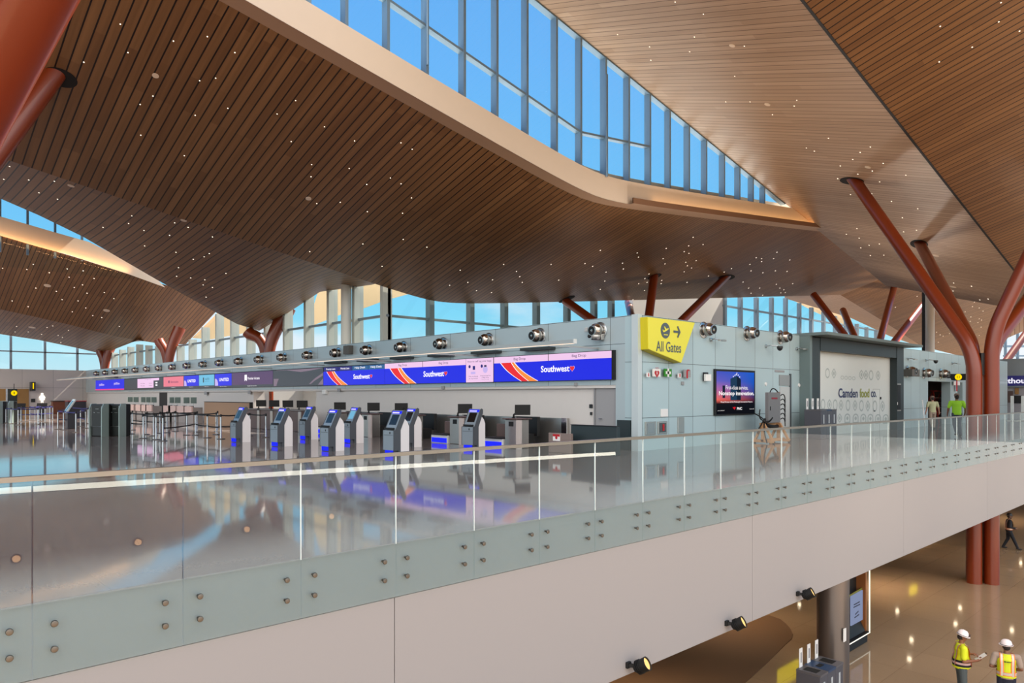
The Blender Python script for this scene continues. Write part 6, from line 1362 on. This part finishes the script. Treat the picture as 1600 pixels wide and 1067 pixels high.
    for k in (-1, 1):
        An = J(Lg[k][2]); b = MB(); z = An.z-.085*s
        limb(b, [An-Vector((0, .035*s, .035*s)), An+Vector((.0, .06*s, -.045*s)), An+Vector((.01*k, .15*s, -.055*s))], [.048*s, .046*s, .036*s]); remesh(b, 'shoe', SH, t, vox)
    b = MB()
    trunk(b, [(V(0, .0, .90), .185*s, .138*s*belly, 0), (V(0, .01, 1.08), .172*s, .132*s*belly, 0), (V(0, .01, 1.22), .178*s, .130*s, 0), (V(0, .005, 1.36), .205*s, .128*s, 0), (V(0, 0, 1.45), .175*s, .10*s, 0), (V(0, -.005, 1.495), .085*s, .078*s, 0)])
    for k in (-1, 1):
        S, E, W = [J(p) for p in A[k]]; end = W if long_sleeve else S.lerp(E, .72)
        limb(b, [V(.12*k, 0, 1.41), S] + ([E] if long_sleeve else []) + [end], [.085*s, .077*s] + ([.058*s] if long_sleeve else []) + [(.042 if long_sleeve else .066)*s])
    remesh(b, 'shirt', CL, t, vox*1.25)
    if vest:
        YV = mat('hi_vis_%d_%d_%d' % vest['rgb'], vest['rgb'], .6); ST = mat('reflective_strip', (206, 190, 176), .35, .3); OR = mat('hi_vis_orange', (236, 120, 40), .6)
        b = MB(); trunk(b, [(V(0, .0, .93), .205*s, .158*s*belly, 0), (V(0, .01, 1.08), .194*s, .152*s*belly, 0), (V(0, .01, 1.22), .196*s, .148*s, 0), (V(0, .005, 1.36), .212*s, .142*s, 0), (V(0, 0, 1.44), .175*s, .112*s, 0), (V(0, -.01, 1.49), .10*s, .09*s, 0)]); remesh(b, 'vest', YV, t, vox*1.25, 2)
        def band(z0, z1, m, grow, nme):
            bb = MB(); rr = []
            for z in (z0, z1): rr.append([V(0, .008, z) + Vector((math.cos(q)*(.198+grow)*s, math.sin(q)*(.152*belly+grow)*s, 0)) for q in [2*math.pi*i/28 for i in range(29)]])
            bb.grid(rr); bb.build(nme, m, None).parent = t
        if vest.get('dark'): band(.965, 1.125, mat('vest_black', (18, 18, 20), .7), .010, 'waist_panel'); band(1.02, 1.07, mat('vest_pink', (206, 170, 164), .5), .014, 'reflective_band')
        else: band(1.0, 1.06, ST, .012, 'reflective_band'); band(.985, 1.0, OR, .012, 'orange_edge'); band(1.06, 1.075, OR, .012, 'orange_edge')
        for k in (-1, 1):
            for w0, w1, m, g in ((-.040, .040, OR, .016), (-.022, .022, ST, .019)):
                for sg in (-1, 1):
                    zz = [.98, 1.1, 1.22, 1.34, 1.42, 1.465, 1.485]; dp = [.158, .152, .148, .142, .118, .085, .03]; xx = [.115, .11, .11, .115, .115, .112, .11]
                    bb = MB(); bb.grid([[V((x+w_)*k, .006, z) + Vector((0, sg*(d_*belly**(1 if z < 1.2 else 0)*math.sqrt(max(.08, 1-(x/.2)**2))+g)*s, .012*s if z > 1.46 else 0)) for z, d_, x in zip(zz, dp, xx)] for w_ in (w0, w1)]); bb.build('strap', m, None).parent = t
        if vest.get('mark'):
            b = MB(); b.ball(V(-.055, -.163, 1.33), (.018*s, .006*s, .018*s), 10, 6); b.box(V(-.03, -.17, 1.322), V(.07, -.158, 1.338)); b.build('back_mark', mat('mark_green', (24, 60, 24), .6), None).parent = t
    # ---- headgear and hair
    if not hat:
        b = MB(); b.ball(Hd(0, -.012, .045), (.086*s, .104*s, .096*s), 14, 10); b.ball(Hd(0, -.045, -.02), (.076*s, .066*s, .072*s), 12, 8); remesh(b, 'hair', mat('hair_%d_%d_%d' % hair, hair, .8), t, vox)
    else:
        b = MB(); b.ball(Hd(0, -.03, -.01), (.080*s, .078*s, .075*s), 12, 8); remesh(b, 'hair', mat('hair_%d_%d_%d' % hair, hair, .8), t, vox)
    if beard:
        b = MB(); b.ball(Hd(0, .045, -.085), (.056*s, .055*s, .042*s), 12, 8); remesh(b, 'beard', mat('hair_%d_%d_%d' % hair, hair, .8), t, vox)
    ax = (Rh @ Vector((0, 0, 1)))
    if hat:
        HM = mat('hat_white' if hat == 1 else 'hat_dark', (226, 214, 214) if hat == 1 else (34, 30, 32), .35)
        b = MB(); b.lathe([(.128*s, 0), (.122*s, .012*s), (.118*s, .05*s), (.103*s, .092*s), (.07*s, .122*s), (.03*s, .134*s), (0, .135*s)], Hd(0, -.005, .045), ax, 22); h = b.build('hard_hat', HM, None); h.parent = t
        b = MB(); b.lathe([(.12*s, -.004*s), (.150*s, -.004*s), (.150*s, .006*s), (.12*s, .012*s)], Hd(0, .012, .045), ax, 22); bo = b.build('brim', HM, None); bo.parent = h
        b = MB(); 
        for k in (-.03, 0, .03): limb(b, [Hd(k, -.09, .13), Hd(k, -.02, .178), Hd(k, .06, .155)], [.006*s]*3, 6)
        b.build('ridge', HM, None).parent = h
        b = MB(); b.lathe([(.124*s, -.004*s), (.131*s, .0), (.131*s, .018*s), (.122*s, .02*s)], Hd(0, -.005, .045), ax, 22); b.build('hat_band', mat('hat_band_dark', (40, 34, 34), .6), None).parent = h
        if cap == 'lamp':
            b = MB(); b.lathe([(0, 0), (.028*s, 0), (.030*s, .03*s), (0, .034*s)], Hd(0, .118, .085), Rh @ Vector((0, 1, .1)), 12); b.build('head_lamp', mat('lamp_dark', (44, 18, 20), .4), None).parent = h
    elif cap:
        b = MB(); b.lathe([(.098*s, 0), (.099*s, .03*s), (.088*s, .075*s), (.05*s, .105*s), (0, .112*s)], Hd(0, -.006, .045), ax, 20); h = b.build('cap', mat('cap_pattern', (120, 104, 92), .8, noise=.5, nscale=24), None); h.parent = t
        pts = [Hd(math.cos(q)*.075, .07+math.sin(q)*.10, .05) for q in [math.pi*i/10 for i in range(11)]]
        b = MB(); b.prism(pts, ax*.008*s); b.build('cap_visor', mat('cap_dark', (44, 38, 38), .8), None).parent = h
    return t
def heading(v): return math.atan2(v.y, v.x)
AWAY = FW
# upstairs pair walking away
p = on_t(1495, HY, 31.0)
person((p.x, p.y, 0), heading(FW+RT*.25), 'person in a lime green T-shirt and dark jeans walking away beside the red column', 1.83, (120, 84, 66), (150, 214, 50), (52, 62, 78), cap=True, belly=1.12, vox=.011,
    legs={1: [(.10, 0, .93), (.12, .12, .52), (.12, -.02, .085)], -1: [(-.10, 0, .93), (-.115, -.10, .50), (-.12, -.36, .16)]}, arms={1: dict(p=[(.23, 0, 1.42), (.30, -.06, 1.15), (.30, .02, .92)]), -1: dict(p=[(-.23, 0, 1.42), (-.31, .02, 1.15), (-.31, .12, .93)])})
p = on_t(1457, HY, 38.0)
person((p.x, p.y, 0), heading(FW+RT*.1), 'person in a pale olive T-shirt and patterned cap walking toward the brown doorway', 1.72, (176, 128, 108), (176, 178, 142), (150, 134, 120), cap=True, vox=.011,
    legs={1: [(.10, 0, .93), (.115, .08, .50), (.12, .10, .085)], -1: [(-.10, 0, .93), (-.115, -.04, .50), (-.12, -.22, .12)]}, arms={1: dict(p=[(.215, 0, 1.42), (.30, -.02, 1.15), (.36, .04, .93)]), -1: dict(p=[(-.215, 0, 1.42), (-.29, -.02, 1.15), (-.33, .02, .92)])})
# two workers on the lower floor
p = on_t(1502, HY, 17.7)
w1 = person((p.x, p.y, LZ), heading(RT*1.0-FW*.30), 'person in white hard hat and yellow vest reading a clipboard on the lower floor', 1.78, (132, 84, 60), (206, 214, 30), (74, 82, 84), hat=1, cap='lamp', vest=dict(rgb=(210, 218, 24), dark=True), belly=1.25, head_nod=-.30, vox=.007,
    arms={1: dict(p=[(.22, 0, 1.42), (.27, -.02, 1.13), (.13, .30, 1.14)], hand=(-.5, .8, .15), grip=.7, palm=(-.4, .2, .8)), -1: dict(p=[(-.22, 0, 1.42), (-.27, .0, 1.14), (-.10, .27, 1.22)], hand=(.45, .85, .1), grip=.9, palm=(.2, .1, -.9))})
c = Vector((0.02, .42, 1.22)); cb = MB(); n = Vector((0, -.62, .78)).normalized(); v = Vector((0, .78, .62)).normalized(); h = Vector((1, 0, 0))
Rz = Matrix.Rotation(heading(RT*1.0-FW*.30)-math.pi/2, 3, 'Z'); L1 = Vector((p.x, p.y, LZ))
def W1(q): return L1 + Rz @ q
cl = thing('clipboard', W1(c), 'brown clipboard with white sheet held by the hard-hatted person', 'clipboard')
MB().prism([W1(c+h*a+v*b_) for a, b_ in ((-.115, -.16), (.115, -.16), (.115, .16), (-.115, .16))], Rz @ (n*-.006)).build('board', mat('clipboard_brown', (150, 116, 92), .6), cl); MB().prism([W1(c+n*.002+h*a+v*b_) for a, b_ in ((-.10, -.15), (.10, -.15), (.10, .13), (-.10, .13))], Rz @ (n*.001)).build('paper', WHT, cl); MB().prism([W1(c+n*.003+h*a+v*b_) for a, b_ in ((-.04, .13), (.04, .13), (.04, .16), (-.04, .16))], Rz @ (n*.010)).build('clip', CHROME, cl)
p = on_t(1572.5, HY, 17.1)
person((p.x, p.y, LZ), heading(FW*.9+RT*.42), 'person in white hard hat and yellow vest with orange straps, seen from behind', 1.74, (120, 78, 58), (150, 132, 120), (26, 30, 48), hat=1, vest=dict(rgb=(204, 214, 20), mark=True), vox=.007, head_turn=.15,
    arms={-1: dict(p=[(-.225, 0, 1.42), (-.32, -.06, 1.16), (-.14, .17, 1.10)], hand=(.9, .4, .05), grip=.5, palm=(0, -.4, -.6)), 1: dict(p=[(.225, 0, 1.42), (.29, -.05, 1.16), (.12, .17, 1.06)], hand=(-.9, .4, .05), grip=.5, palm=(0, -.4, -.6))})
p = on_t(1576.5, HY, 35.6)
person((p.x, p.y, LZ), heading(RT*.9-FW*.35), 'person in dark clothes and safety vest walking past the lower red column', 1.74, (110, 76, 60), (24, 24, 32), (18, 20, 30), hat=2, beard=True, vest=dict(rgb=(30, 34, 40)), vox=.011, long_sleeve=True,
    legs={1: [(.10, 0, .93), (.11, .16, .54), (.11, .34, .10)], -1: [(-.10, 0, .93), (-.11, -.02, .50), (-.11, -.22, .11)]}, arms={1: dict(p=[(.21, 0, 1.42), (.27, -.04, 1.15), (.20, .2, 1.08)]), -1: dict(p=[(-.21, 0, 1.42), (-.26, -.02, 1.15), (-.2, .2, 1.05)])})
# ------------------------------------------------------------------ lamps of the place and added fill
def spot(loc, look, e, rgb=(255, 236, 214), ang=2.0, r=.4, blend=.8):
    o = lamp('SPOT', 'hall_and_fill_lamp', loc, e, rgb, look=look); o.data.spot_size = ang; o.data.spot_blend = blend; o.data.shadow_soft_size = r; return o
# downlights over the far hall
for x, y, z, e in ((4, 44, 8.2, 2600), (10, 44, 7.4, 2200), (0, 60, 9, 3600), (9, 60, 8, 3400), (3, 74, 7.5, 4200), (11, 74, 6.4, 3600)):
    spot((x, y, z), (x, y, 0), e, (255, 238, 220))
# uplights standing on the roof of the enclosed rooms, hidden behind the wall tops, and one added lamp
for loc, look, e in (((44, 17, 4.7), (42, 14.5, 11), 1500), ((33, 16.5, 4.7), (30, 16, 14), 1800), ((52, 18, 4.7), (50, 15, 10), 900), ((41, 23, 4.7), (40, 26, 10), 900), ((30, 24, 4.7), (28, 27, 8), 400), ((56, 25, 4.7), (55, 27, 11), 700), ((26, 17, 4.7), (23, 16, 15), 1800), ((70, 22, 4.7), (80, 34, 11), 9000)):  # last lamp is added to brighten the far sunlit slope
    spot(loc, look, e*.5, (255, 240, 226), 2.3, .3)
# cove strip in the ledge of the beam
a, b = Vector((27.5, YB-.17, zbot(27.5)+.12)), Vector((44.5, YB-.17, zbot(44.5)+.12)); L = lamp('AREA', 'cove_strip', (a+b)/2, 45, (255, 196, 130), look=(a+b)/2+Vector((0, .5, 1)), shape='RECTANGLE', size=(b-a).length, size_y=.06)
xax = (b-a).normalized(); zax = -(Vector((0, .45, 1)) - xax*Vector((0, .45, 1)).dot(xax)).normalized(); yax = zax.cross(xax); L.rotation_euler = Matrix((xax, yax, zax)).transposed().to_euler()
a, b = fb[1]+Vector((-2, -.3, .1)), fb[4]+Vector((0, -.3, .1)); L = lamp('AREA', 'cove_strip', (a+b)/2, 85, (255, 190, 120), shape='RECTANGLE', size=(b-a).length, size_y=.06)
xax = (b-a).normalized(); zax = -(Vector((0, .45, 1)) - xax*Vector((0, .45, 1)).dot(xax)).normalized(); yax = zax.cross(xax); L.rotation_euler = Matrix((xax, yax, zax)).transposed().to_euler()
# lower hall lamps under the slab
for x, y in ((14, 11), (22, 13), (30, 11), (30, 20), (40, 13), (42, 22), (52, 12), (24, 22)):
    spot((x, y, -2.95), (x, y-.5, LZ), 560, (255, 226, 190), 2.4, .25)
for x, y in ((20, 3), (28, 2), (36, 3), (46, 3)): spot((x, y, 9.5), (x, y+1, LZ), 1900, (255, 236, 210), .95, .4)  # lamps over the void, added to brighten the lower floor
